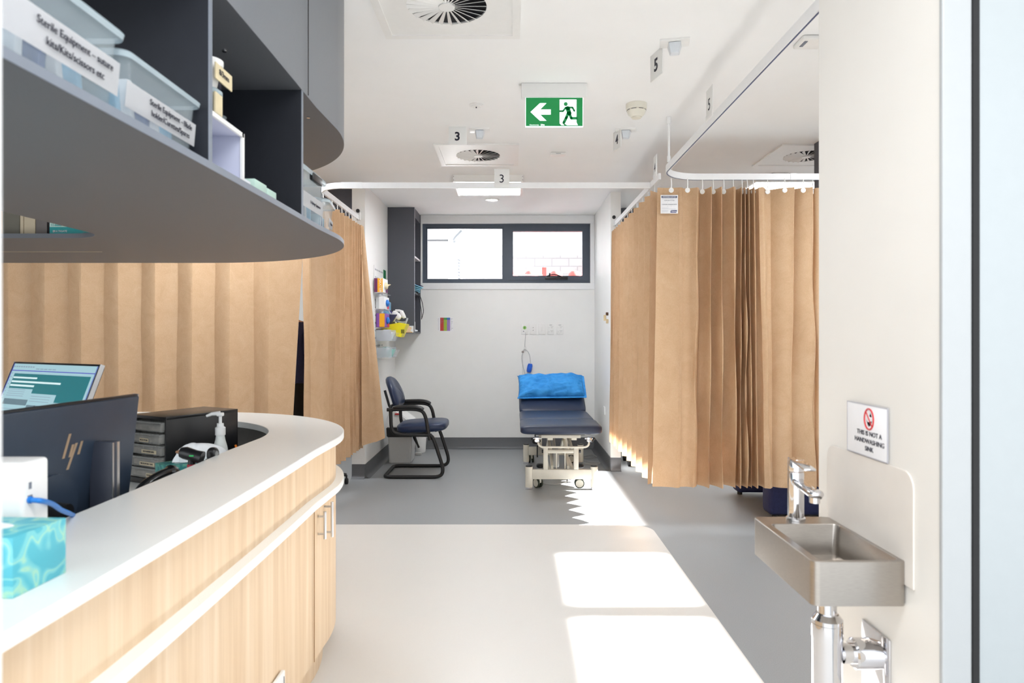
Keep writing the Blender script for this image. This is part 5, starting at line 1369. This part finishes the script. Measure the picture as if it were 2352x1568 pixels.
# brown bowl with pencil in the corner
c = P(552, 1040, 2.62)
o = MB().lathe([(.03, 0), (.062, .03), (.075, .10), (.072, .10), (.058, .034), (.001, .008)], (c.x+.02, 2.70, .7345)).build('amber_bowl', mat('amber_glass', (150,96,30), .15, alpha=.7), loc=(c.x+.02, 2.70, .7345)); tag(o, 'amber brown bowl in the inner corner behind the ledge', 'bowl')
o = MB().cyl((c.x-.0, 2.68, .76), (c.x-.035, 2.66, .89), .004).build('orange_pencil', mat('pencil_orange', (240,130,20), .5), loc=(c.x, 2.68, .77)); tag(o, 'orange pencil standing in the amber bowl', 'pencil')
# papers on desk
o = B(-1.49, -1.33, 2.1, 2.32, .7343, .7355).build('paper_sheet', PAPER, loc=(-1.4, 2.2, .7343)); tag(o, 'white paper sheet lying on the desk before the drawer unit', 'paper')

# ------------------------------------------------ white box with blue lead
T = thing('network_box', 'white plastic box with a blue lead, standing on the ledge at far left', 'network box', (-.95, 1.24, ZC))
B(-1.06, PX(52, 1.2), 1.20, 1.27, ZC, PZ(1063, 1.2), .008, 4).build('casing', WHITEP, T)
xr = PX(52, 1.2)
B(xr-.008, xr+.0006, 1.215, 1.222, PZ(1128, 1.2), PZ(1112, 1.2), 0).build('vent', INKG, T, smooth=False)
B(xr-.008, xr+.0006, 1.212, 1.224, PZ(1156, 1.2), PZ(1142, 1.2), 0).build('port', INKG, T, smooth=False)
q = lambda px, py, Y=1.216: P(px, py, Y)
plug = q(47, 1149); o = MB().tube([plug, q(62, 1147)], .0078, 10).tube([q(62, 1147), q(72, 1148)], .0065, 10).tube(smoothpath([q(72, 1148), q(95, 1150, 1.22), q(120, 1157, 1.28), q(141, 1171, 1.36), (-.955, 1.48, .930), (-.993, 1.545, .905), (-1.0, 1.55, .85), (-1.003, 1.55, .745)], 6), .0048, 12).build('network_lead', CABLEB, loc=tuple(plug)); tag(o, 'blue network lead curving from the white box down behind the ledge', 'cable')

# ============================================================ OVERHEAD SHELF UNIT
T = thing('overhead_shelf_unit', 'dark grey curved shelf unit hung from the ceiling over the nurse station', 'shelf', (-1.6, 2.4, 1.69))
S0, S1, S2 = 1.69, 1.7075, 2.11
hole_y, hole_x = 2.62, -1.53
def slab(z0, z1, off=0, hole=True):
    pts = list(outline(off))
    if hole:
        r = .16
        pts += [(-3.3, hole_y)]+[(hole_x-r+r*math.cos(a), hole_y-r+r*math.sin(a)) for a in [math.radians(90-15*k) for k in range(7)]]+[(hole_x, .62)]
    else: pts += [(-3.3, .62)]
    return MB().prism(pts, z0, z1)
bs = slab(S0, S1).build('bottom_shelf', LAM, T, ang=40)
MB().ring(outline(-.0008), outline(.0005), S0+.0005, S1-.0005).build('edging', mat('shelf_edging', (126,134,146), .4, var=.02), bs, ang=40)
up_ = slab(S2, CEIL-.001, hole=False).build('bulkhead', LAM, T, ang=40)
MB().ring(outline(-.0012), outline(.0005), S2+.0005, CEIL-.001).build('fascia', mat('lit_fascia_grey', (122,127,134), .38, var=.03, scale=200), T, ang=40)  # same laminate as the bulkhead; its stronger light put into a lighter grey
y_ = 2.26; B(XO-.0005, XO+.0020, y_-.0012, y_+.0012, S2+.001, CEIL-.002).build('fascia_joint', BLACKP, T, smooth=False)
for y in (1.53, 2.205):
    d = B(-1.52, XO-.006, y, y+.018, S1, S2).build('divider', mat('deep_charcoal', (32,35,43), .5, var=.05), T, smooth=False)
    B(XO-.0059, XO-.0045, y, y+.018, S1, S2).build('edging', mat('shelf_edging', (126,134,146)), d, smooth=False)
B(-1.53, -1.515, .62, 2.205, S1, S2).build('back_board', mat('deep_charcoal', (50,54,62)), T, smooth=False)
B(-2.4, PX(234, 3.05), 3.049, 3.053, S0-.0012, S0-.0001).build('underside_strip', mat('strip_pale', (196,180,150), .5), T, smooth=False)
b = MB()
for (x, y) in ((-.80, 1.9), (-.78, 2.35), (-.85, 2.6), (-.74, 2.48)): b.cyl((x, y, S2-.004), (x, y, S2), .006, seg=12)
b.build('shelf_pins', CHROME, T)

# ------------------------------------------------ storage tubs on the shelf
def tub(y0, y1, h, depth, x_face, lines, label, size, lab_frac, dark_latch=False, rz=0, lz=None, proto=None):
    w = y1-y0; z = S1+.0005
    Mx = Matrix.Translation((x_face, y0, z)) @ Matrix.Rotation(rz, 4, 'Z')
    T = thing('storage_tub', label, 'storage tub', Mx.to_translation(), rz, 'clear labelled tubs on the overhead shelf'); ORG[T.name] = Mx
    # body: tapered open box, wall thickness
    tp = .010; th = .0022
    b = MB(); t = bmesh.new()
    def loop(ins, zz, shr): 
        x0, x1, ya, yb = -depth+ins+shr, -ins-shr, ins+shr, w-ins-shr; r = .022; L = []
        for cx, cy, a0 in ((x1-r, ya+r, -90), (x1-r, yb-r, 0), (x0+r, yb-r, 90), (x0+r, ya+r, 180)):
            for k in range(6): a = math.radians(a0+18*k); L.append(t.verts.new((cx+r*math.cos(a), cy+r*math.sin(a), zz)))
        return L
    Ls = [loop(tp, 0, 0), loop(0.002, h*.86, 0), loop(-.003, h*.87, 0), loop(-.003, h*.90, 0), loop(.0, h*.90, th), loop(tp, .003, th)]
    for i in range(len(Ls)-1):
        n = len(Ls[i])
        for k in range(n): t.faces.new((Ls[i][k], Ls[i][(k+1) % n], Ls[i+1][(k+1) % n], Ls[i+1][k]))
    t.faces.new(Ls[0][::-1]); t.faces.new(Ls[-1]); b._merge(t); b.build('tub_body', CLEAR, T, local=True, ang=50)
    b = MB(); t = bmesh.new()
    Ls = [loop(-.006, h*.86, 0), loop(-.008, h*.93, 0), loop(-.004, h*.96, 0), loop(.008, h, 0)]
    for i in range(3):
        n = len(Ls[i])
        for k in range(n): t.faces.new((Ls[i][k], Ls[i][(k+1) % n], Ls[i+1][(k+1) % n], Ls[i+1][k]))
    t.faces.new(Ls[-1]); b._merge(t); b.build('lid', LIDM, T, local=True, ang=50)
    # paper label on the aisle face
    l0, l1 = lz if lz else (h*.22, h*.70)
    xs = lambda zz: -tp*(1-zz/(h*.86))+.001
    t = bmesh.new(); ya, yb = lab_frac[0]*w, lab_frac[1]*w
    vs = [t.verts.new(p) for p in ((xs(l0), ya, l0), (xs(l0), yb, l0), (xs(l1), yb, l1), (xs(l1), ya, l1))]; t.faces.new(vs)
    bmesh.ops.solidify(t, geom=list(t.faces), thickness=-.0006)
    lab = MB()._merge(t).build('paper_label', PAPER, T, local=True, smooth=False)
    n = len(lines)
    for k, s in enumerate(lines):
        zz = l1-(l1-l0)*(k+.75)/(n+.5)
        p = Mx @ Vector((xs(zz)+.0028, max((ya+yb)/2, w*.60), zz)); yd_ = (Mx.to_3x3() @ Vector((0, 1, 0))); 
        text(s, size, p, yd_, (.03, 0, 1), INK, lab)
    if dark_latch:
        MB().box(-.004, .012, w*.36, w*.74, h*.78, h*.92, .004).build('latch', BLACKP, T, local=True)
    # contents, each a thing of its own
    mm = [WRAP, WRAPW, WRAPN, WRAPW, WRAP]
    where = ['at its near end', 'second from its near end', 'in its middle', 'second from its far end', 'at its far end']
    nm = label.split(',')[0]
    for k in range(5):
        yy = w*(.15+.16*k); Mk = Mx @ Matrix.Translation((-depth*.5, yy+.02*w, .006)) @ Matrix.Rotation(math.radians(random.uniform(-10, 10)), 4, 'X')
        p = MB().box(-depth*.34, depth*.30, -.004, w*.045, 0, h*random.uniform(.5, .76), .004, M=Mk).build('sterile_packet', mm[k], loc=tuple((Mx @ Vector((-depth*.5, yy, .006)))))
        tag(p, 'packet in %s, %s' % (nm, where[k]), 'packet', 'sterile packets in the shelf tubs')
    return T
tub(.90, 1.205, .148, .20, XO-.012, ['Sterile Equipment – suture', 'kits/Kits/scissors etc'], 'nearest clear tub on the shelf, suture and scissors label', .0175, (.06, .985), lz=(.030, .088))
tub(1.225, 1.515, .130, .19, XO-.020, ['Sterile Equipment – Blade', 'holder/Curettes/Spares'], 'second clear tub on the shelf, blade holder label', .0165, (.04, .97), lz=(.026, .074))
tub(2.245, 2.53, .185, .20, XO-.018, ['1x Syringe Equipment'], 'clear tub with black latch, just past the second divider', .014, (.10, .97), dark_latch=True, lz=(.045, .095))
tub(2.575, 2.77, .130, .17, XO-.020, ['Equipment'], 'last small clear tub at the rounded shelf tip', .014, (.35, .97), rz=math.radians(8), lz=(.03, .065))

# stuff in the second compartment
def small_jar(y, x, z, h, r, label, lid=True):
    T = thing('specimen_jar', label, 'jar', (x, y, z))
    MB().lathe([(r*.8, 0), (r, h*.8), (r*1.0, h*.82)], (x, y, z)).build('jar_body', mat('milky_plastic', (226,226,214), .35, alpha=.9), T)
    if lid: MB().lathe([(r*1.12, h*.80), (r*1.12, h*.92), (r*.9, h), (.001, h)], (x, y, z)).build('jar_lid', LIDM, T)
    return T
T = thing('lavender_crate', 'pale lavender open plastic crate standing on its side in the middle compartment', 'crate', (-.78, 1.72, S1))
ca, cb, cz0, cz1, cd = 1.56, 1.765, S1+.0005, S1+.128, .13; xf = XO-.02
b = MB(); th = .006
b.box(xf-cd, xf, ca, ca+th, cz0, cz1).box(xf-cd, xf, cb-th, cb, cz0, cz1).box(xf-cd, xf, ca, cb, cz1-th, cz1).box(xf-cd, xf, ca, cb, cz0, cz0+th).box(xf-cd, xf-cd+th, ca, cb, cz0, cz1)
b.build('shell', LAVB, T, smooth=False, bevel=.0015)
b = MB(); frm_ = [(ca-.004, ca+.01), (cb-.01, cb+.004)]
for a, c in frm_: b.box(xf-.004, xf+.002, a, c, cz0, cz1+.003)
b.box(xf-.004, xf+.002, ca, cb, cz1-.008, cz1+.003); b.build('rim', WHITEP, T, smooth=False)
o = B(xf-.04, xf-.034, ca+.012, ca+.055, cz0+.008, cz0+.10, .001, M=None).build('paper_packet', PAPER, loc=(xf-.037, ca+.03, cz0+.008)); tag(o, 'white paper packet with green edge inside the lavender crate', 'packet')
o = MB().tube([(xf-.03, 1.66, cz0+.014), (xf-.03, 1.71, cz0+.016), (xf-.05, 1.73, cz0+.012)], .008, 8).build('dressing_roll', WRAPW, loc=(xf-.03, 1.69, cz0+.006)); tag(o, 'small white crumpled wrapper inside the lavender crate', 'wrapper')
zc_ = cz1+.004
T = small_jar(1.655, xf-.045, zc_, .075, .032, 'white jar with beige tape on top of the lavender crate')
B(xf-.015, xf-.011, 1.625, 1.665, zc_+.01, zc_+.06).build('tape_label', TAPE, T, smooth=False)
T = thing('lidded_cup', 'white cup with handwritten tape, topmost of the stack on the crate', 'cup', (xf-.045, 1.655, zc_+.076))
MB().lathe([(.022, 0), (.032, .05), (.032, .056)], (xf-.045, 1.655, zc_+.076)).build('cup_body', WHITEP, T)
MB().lathe([(.035, .055), (.036, .062), (.036, .07), (.001, .07)], (xf-.045, 1.66, zc_+.076)).build('lid', WHITEP, T)
B(xf-.011, xf-.008, 1.62, 1.715, zc_+.09, zc_+.128, 0, M=Matrix.Translation((0,0,0))).build('tape_label', TAPE, T, smooth=False)
text('8/3mm', .02, (xf-.0065, 1.665, zc_+.11), (0,1,0), (0,0,1), INK, T)
text('III', .022, (xf-.0095, 1.645, zc_+.078), (0,1,0), (0,0,1), INK, T)
o = MB().lathe([(.016, 0), (.024, .03), (.022, .03), (.014, .003), (.001, .003)], (xf-.05, 1.722, zc_+.0)).build('clear_cup', CLEAR, loc=(xf-.05, 1.722, zc_)); tag(o, 'small clear cup on the lavender crate beside the taped jar', 'cup')
for k, (y0, y1, h, m, lab_) in enumerate(((1.785, 1.83, .022, WRAPW, 'small white and blue packet just right of the lavender crate'), (1.86, 1.95, .038, MINT, 'mint green dressing box in the middle compartment, left of two'), (1.955, 2.03, .033, MINT, 'mint green dressing box in the middle compartment, right of two'))):
    o = B(xf-.10, xf-.005, y0, y1, S1+.0005, S1+h, .003).build('dressing_box', m, loc=(xf-.05, (y0+y1)/2, S1)); tag(o, lab_, 'box', 'dressing boxes on the shelf')
# goods seen through the opening
yf = 2.70
for (a, c, dy, m, nm, lab_, hh) in ((6, 46, 0, mat('ruled_grey', (112,108,96), .7), 'ruled_notepad', 'grey ruled notepad standing on the far shelf, seen through the opening', .2), (46, 55, .0, BEIGE, 'card_divider', 'narrow beige card beside the ruled notepad through the shelf opening', .2), (55, 82, .0, BEIGE, 'card_box', 'beige card box through the shelf opening, left of the grey divider', .14), (82, 109, .0, mat('grey_board', (112,104,100), .6), 'grey_folder', 'grey folder beside the teal box through the shelf opening', .2)):
    x0, x1 = PX(a, yf+dy), PX(c, yf+dy)
    o = B(x0, x1-.002, yf+dy, yf+dy+.16, S1+.0005, S1+hh, .001).build(nm, m, loc=((x0+x1)/2, yf+.08, S1)); tag(o, lab_, 'stationery')
x0, x1 = PX(114, yf), PX(190, yf)
T = thing('dressing_carton', 'teal and mint carton through the shelf opening under the overhead unit', 'carton', ((x0+x1)/2, yf+.06, S1))
zb = PZ(521, yf)
B(x0, x1, yf, yf+.12, S1+.0005, zb, 0).build('carton_base', TEAL, T, smooth=False)
B(x0, x1, yf, yf+.12, zb, S1+.16, 0).build('carton_top', MINT, T, smooth=False)
B(x0-.001, x0, yf+.0, yf+.12, S1+.0005, S1+.16).build('carton_side', mat('carton_navy', (20,60,90), .5), T, smooth=False)
text('MULTIGATE', .0105, (PX(138, yf), yf-.0006, PZ(531, yf)), (1,0,0), (0,0,1), INKW, T, bold=.0001)
text('11-668D', .0125, (PX(129.5, yf), yf-.0006, PZ(517, yf)), (1,0,0), (0,0,1), TEAL, T, bold=.0001)
b = MB(); b.tube([(PX(123.5, yf)+.0035*math.cos(a), yf-.0006, PZ(531.5, yf)+.0042*math.sin(a)) for a in [2*PI*k/6+PI/6 for k in range(6)]], .0006, 5, closed=True).box(PX(122.5, yf), PX(124.5, yf), yf-.001, yf-.0003, PZ(532, yf), PZ(531, yf)); b.build('logo', INKW, T)

# ============================================================ SINK CORNER
T = thing('hand_basin', 'small brushed steel wall basin at lower right', 'sink', (.74, 1.58, .85)); ZR = .85
bx0, bx1, by0, by1, bz = PX(1868, 1.41), XS-.0012, 1.412, 1.763, .85-.092
cX0, cX1, cY0, cY1 = bx0+.020, bx1-.012, by0+.013, 1.694
t = bmesh.new()
def rl(x0, x1, y0, y1, r, z, inner=False):
    L = []
    rs = (r, r, r, r)
    for cx, cy, a0 in ((x1-r, y1-r, 0), (x0+r, y1-r, 90), (x0+r, y0+r, 180), (x1-r, y0+r, 270)):
        for k in range(7): a = math.radians(a0+15*k); L.append(t.verts.new((cx+r*math.cos(a), cy+r*math.sin(a), z)))
    return L
Ls = [rl(bx0, bx1, by0, by1, .016, bz), rl(bx0, bx1, by0, by1, .016, ZR-.0015), rl(bx0+.0015, bx1-.0015, by0+.0015, by1-.0015, .015, ZR), rl(cX0-.0015, cX1+.0015, cY0-.0015, cY1+.0015, .012, ZR), rl(cX0, cX1, cY0, cY1, .012, ZR-.002), rl(cX0+.006, cX1-.006, cY0+.006, cY1-.006, .012, bz+.018), rl(cX0+.016, cX1-.016, cY0+.016, cY1-.016, .01, bz+.010)]
for i in range(len(Ls)-1):
    n = len(Ls[i])
    for k in range(n): t.faces.new((Ls[i][k], Ls[i][(k+1) % n], Ls[i+1][(k+1) % n], Ls[i+1][k]))
t.faces.new(Ls[0][::-1]); t.faces.new(Ls[-1])
MB()._merge(t).build('bowl', STEEL, T, ang=35)
MB().lathe([(.022, 0), (.022, .002), (.012, .002), (.010, .0005)], ((cX0+cX1)/2, 1.58, bz+.0105)).build('drain', CHROME, T)
# tap
tx, ty = PX(1828, 1.735), 1.735
T = thing('mixer_tap', 'chrome single lever mixer tap standing on the steel basin', 'tap', (tx, ty, ZR))
MB().lathe([(.023, .0005), (.023, .006), (.0195, .008), (.0195, .118), (.0185, .122), (.001, .122)], (tx, ty, ZR)).build('tap_body', CHROME, T)
b = MB(); za = ZR+.100
b.box(-.014, .014, -.145, .012, -.008, .008, .006, 3, M=Matrix.Translation((tx, ty, za)) @ Matrix.Rotation(math.radians(3), 4, 'X') @ Matrix.Rotation(math.radians(-4), 4, 'Z'))
b.cyl((tx-.012, ty-.135, za-.024), (tx-.012, ty-.135, za-.006), .012, seg=24).sup((tx-.011, ty-.135, za-.003), .018, .018, .010, .8, .8, 24, 12); b.build('spout', CHROME, T)
b = MB(); b.lathe([(.0195, .124), (.0195, .150), (.018, .154), (.001, .155)], (tx, ty, ZR)); b.build('lever_cap', CHROME, T)
b = MB(); b.box(-.015, .015, -.10, .018, -.003, .003, .0025, 2, M=Matrix.Translation((tx, ty, ZR+.152)) @ Matrix.Rotation(math.radians(4), 4, 'X') @ Matrix.Rotation(math.radians(-4), 4, 'Z')); b.build('lever', CHROME, T)
# waste pipe
px_, py_ = PX(1900, 1.56), 1.56
T = thing('basin_waste_trap', 'chrome bottle trap with wall flange under the steel basin', 'pipe', (px_, py_, .4))
b = MB(); b.lathe([(.0205, .66), (.0205, .7575)], (px_, py_, 0)).build('upper_pipe', CHROME, T)
MB().lathe([(.031, .40), (.033, .41), (.033, .628), (.034, .632), (.034, .662), (.030, .668), (.001, .668)], (px_, py_, 0)).lathe([(.0335, .66), (.0335, .672), (.024, .684), (.022, .684)], (px_, py_, 0)).build('trap_body', CHROME, T)
pz = .592; b = MB(); b.cyl((px_, py_-.0, pz), (XS-.012, py_-.0, pz), .016).cyl((px_+.032, py_, pz), (px_+.06, py_, pz), .022, seg=32).build('outlet_pipe', CHROME, T)
b = MB(); b.lathe([(.034, 0), (.034, .038), (.030, .042), (.018, .042)], (0,0,0), M=Matrix.Translation((XS-.002, py_-.03+.03, pz)) @ Matrix.Rotation(math.radians(-90), 4, 'Y')).build('flange_sleeve', CHROME, T)
MB().box(XS-.0045, XS-.0008, 1.475, 1.592, .49, .658, .001).build('wall_flange', CHROME, T)
T = thing('supply_hose', 'short braided chrome hose looping under the basin behind the pipe', 'hose', (.78, 1.63, .74))
MB().tube(smoothpath([(.765, 1.64, .757), (.775, 1.625, .735), (.790, 1.60, .722), (.800, 1.59, .738), (.800, 1.60, .757)], 8), .0065, 10).build('hose', CHROME, T)
MB().tube(smoothpath([(.770, 1.67, .757), (.782, 1.65, .728), (.797, 1.64, .722), (.806, 1.64, .757)], 8), .0055, 10).build('hose_tail', CHROME, T)
# splashback
T = thing('splashback', 'cream rounded splashback panel on the wall above the steel basin', 'splashback', (XS, 1.58, .85))
t = bmesh.new(); ya, yb, z0, z1, r = 1.388, 1.768, .80, 1.038, .035; L = [(ya, z0), (yb, z0)]+[(yb-r+r*math.cos(a), z1-r+r*math.sin(a)) for a in [PI/2*k/8 for k in range(9)]]+[(ya+r-r*math.sin(a), z1-r+r*math.cos(a)) for a in [PI/2*k/8 for k in range(9)]]
v0 = [t.verts.new((XS-.0045, y, z)) for y, z in L]; v1 = [t.verts.new((XS-.0004, y, z)) for y, z in L]
t.faces.new(v0); t.faces.new(v1[::-1]); n = len(L)
for i in range(n): t.faces.new((v0[i], v0[(i+1) % n], v1[(i+1) % n], v1[i]))
bmesh.ops.recalc_face_normals(t, faces=list(t.faces))
MB()._merge(t).build('panel', mat('splash_cream', (228,222,214), .25, var=.01), T, smooth=False, bevel=.001)
# sign
ya, yb, z0, z1 = PX(0,1)*0+XS*F/(2045-CX), XS*F/(1952-CX), 1.0405, 1.159
T = thing('basin_sign', 'white warning sign reading this is not a handwashing sink', 'sign', (XS, (ya+yb)/2, (z0+z1)/2))
B(XS-.0062, XS-.0046, ya, yb, z0, z1, .0004).build('sign_face', PAPER, T)
b = MB(); e = .0012
for (a, c, p, q_) in ((ya, yb, z0-.0006, z0+e), (ya, yb, z1-e, z1+.0006), (ya-.0006, ya+e, z0, z1), (yb-e, yb+.0006, z0, z1)): b.box(XS-.0066, XS-.0044, a, c, p, q_)
b.build('sign_border', mat('sign_edge', (178,178,186), .4), T, smooth=False)
def SG(px, py):  # point on the sign plane from sign-crop pixels
    PXx = 1920+px*160/1394; Yy = (XS-.0068)*F/(PXx-CX); return Vector((XS-.0068, Yy, EYE-(900+py*180/1568-HY)*Yy/F))
for s, px, py in (('THIS IS NOT A', 660, 843), ('HANDWASHING', 660, 1000), ('SINK', 662, 1150)):
    text(s, .0152, SG(px, py), (0,-1,0), (0,0,1), INK, T, sx=1.12 if s[0] == 'H' else 1.1)
cc = SG(660, 545); b = MB()
b.tube([(cc.x, cc.y+.0195*math.cos(2*PI*k/40), cc.z+.0235*math.sin(2*PI*k/40)) for k in range(40)], .0020, 6, closed=True)
b.tube([(cc.x, cc.y+.014, cc.z+.017), (cc.x, cc.y-.014, cc.z-.017)], .0014, 6)
b.build('prohibition_ring', RED, T)
b = MB(); t = bmesh.new()
def SP(dy, dz): return (cc.x+.0006, cc.y-dy, cc.z+dz)
for poly in ([(-.013,-.001),(-.006,-.007),(.004,-.006),(.010,-.003),(.012,-.005),(.006,-.014),(-.002,-.017),(-.008,-.012)], [(0,.008),(.004,.012),(.008,.012),(.011,.006),(.007,.005),(.003,.006)], [(.004,.012),(.006,.016),(.008,.012)]):
    t.faces.new([t.verts.new(SP(*p)) for p in poly])
bmesh.ops.solidify(t, geom=list(t.faces), thickness=.0004); b._merge(t); b.build('hand_and_tap_pictogram', INK, T, smooth=False)

# ============================================================ LIGHT
w = bpy.data.worlds.new('sky'); SC.world = w; w.use_nodes = True
nt = w.node_tree; nt.nodes.clear()
out = nt.nodes.new('ShaderNodeOutputWorld'); bg = nt.nodes.new('ShaderNodeBackground')
tc = nt.nodes.new('ShaderNodeTexCoord'); sx = nt.nodes.new('ShaderNodeSeparateXYZ'); nt.links.new(tc.outputs['Generated'], sx.inputs[0])
r = ramp(nt, [(.45, (.80,.82,.84)), (.56, (.90,.95,1.0))]); mpn = nt.nodes.new('ShaderNodeMapRange'); mpn.inputs[1].default_value = -1
nt.links.new(sx.outputs[2], mpn.inputs[0]); nt.links.new(mpn.outputs[0], r.inputs[0]); nt.links.new(r.outputs[0], bg.inputs[0])
bg.inputs[1].default_value = WORLD_E
nt.links.new(bg.outputs[0], out.inputs[0])
su_ = bpy.data.lights.new('sun', 'SUN'); su_.energy = SUN_E; su_.angle = math.radians(1.0); su_.color = (1, .99, .98)
so = bpy.data.objects.new('sun', su_); COL.objects.link(so)
so.rotation_euler = Vector((-1, 0, -.58)).to_track_quat('-Z', 'Y').to_euler(); so.location = (8, 3, 6)
def area(name, loc, sx_, sy_, e, col=(.97, .98, 1)):
    l = bpy.data.lights.new(name, 'AREA'); l.shape = 'RECTANGLE'; l.size = sx_; l.size_y = sy_; l.energy = e; l.color = col
    o = bpy.data.objects.new(name, l); COL.objects.link(o); o.location = loc; return o
for k, (x, y) in enumerate(((0.1, .6), (0.1, 1.9), (-.2, 3.9))):
    pass
area('added_fill_lamp', (0.1, 0.2, CEIL-.02), 1.2, .6, FILL_E)
# ============================================================ CAMERA
cam = bpy.data.cameras.new('camera'); co = bpy.data.objects.new('camera', cam); COL.objects.link(co)
co.location = (0, 0, EYE); co.rotation_euler = (PI/2, 0, 0)
cam.sensor_width = 36; cam.lens = 24; cam.shift_y = -16/2352; cam.clip_start = .02
cam.dof.use_dof = True; cam.dof.focus_distance = 5.5; cam.dof.aperture_fstop = 5.0
SC.camera = co
SC.view_settings.view_transform = 'Standard'; SC.view_settings.look = 'None'; SC.view_settings.gamma = 1
SC.view_settings.use_curve_mapping = False; SC.view_settings.exposure = EXPO
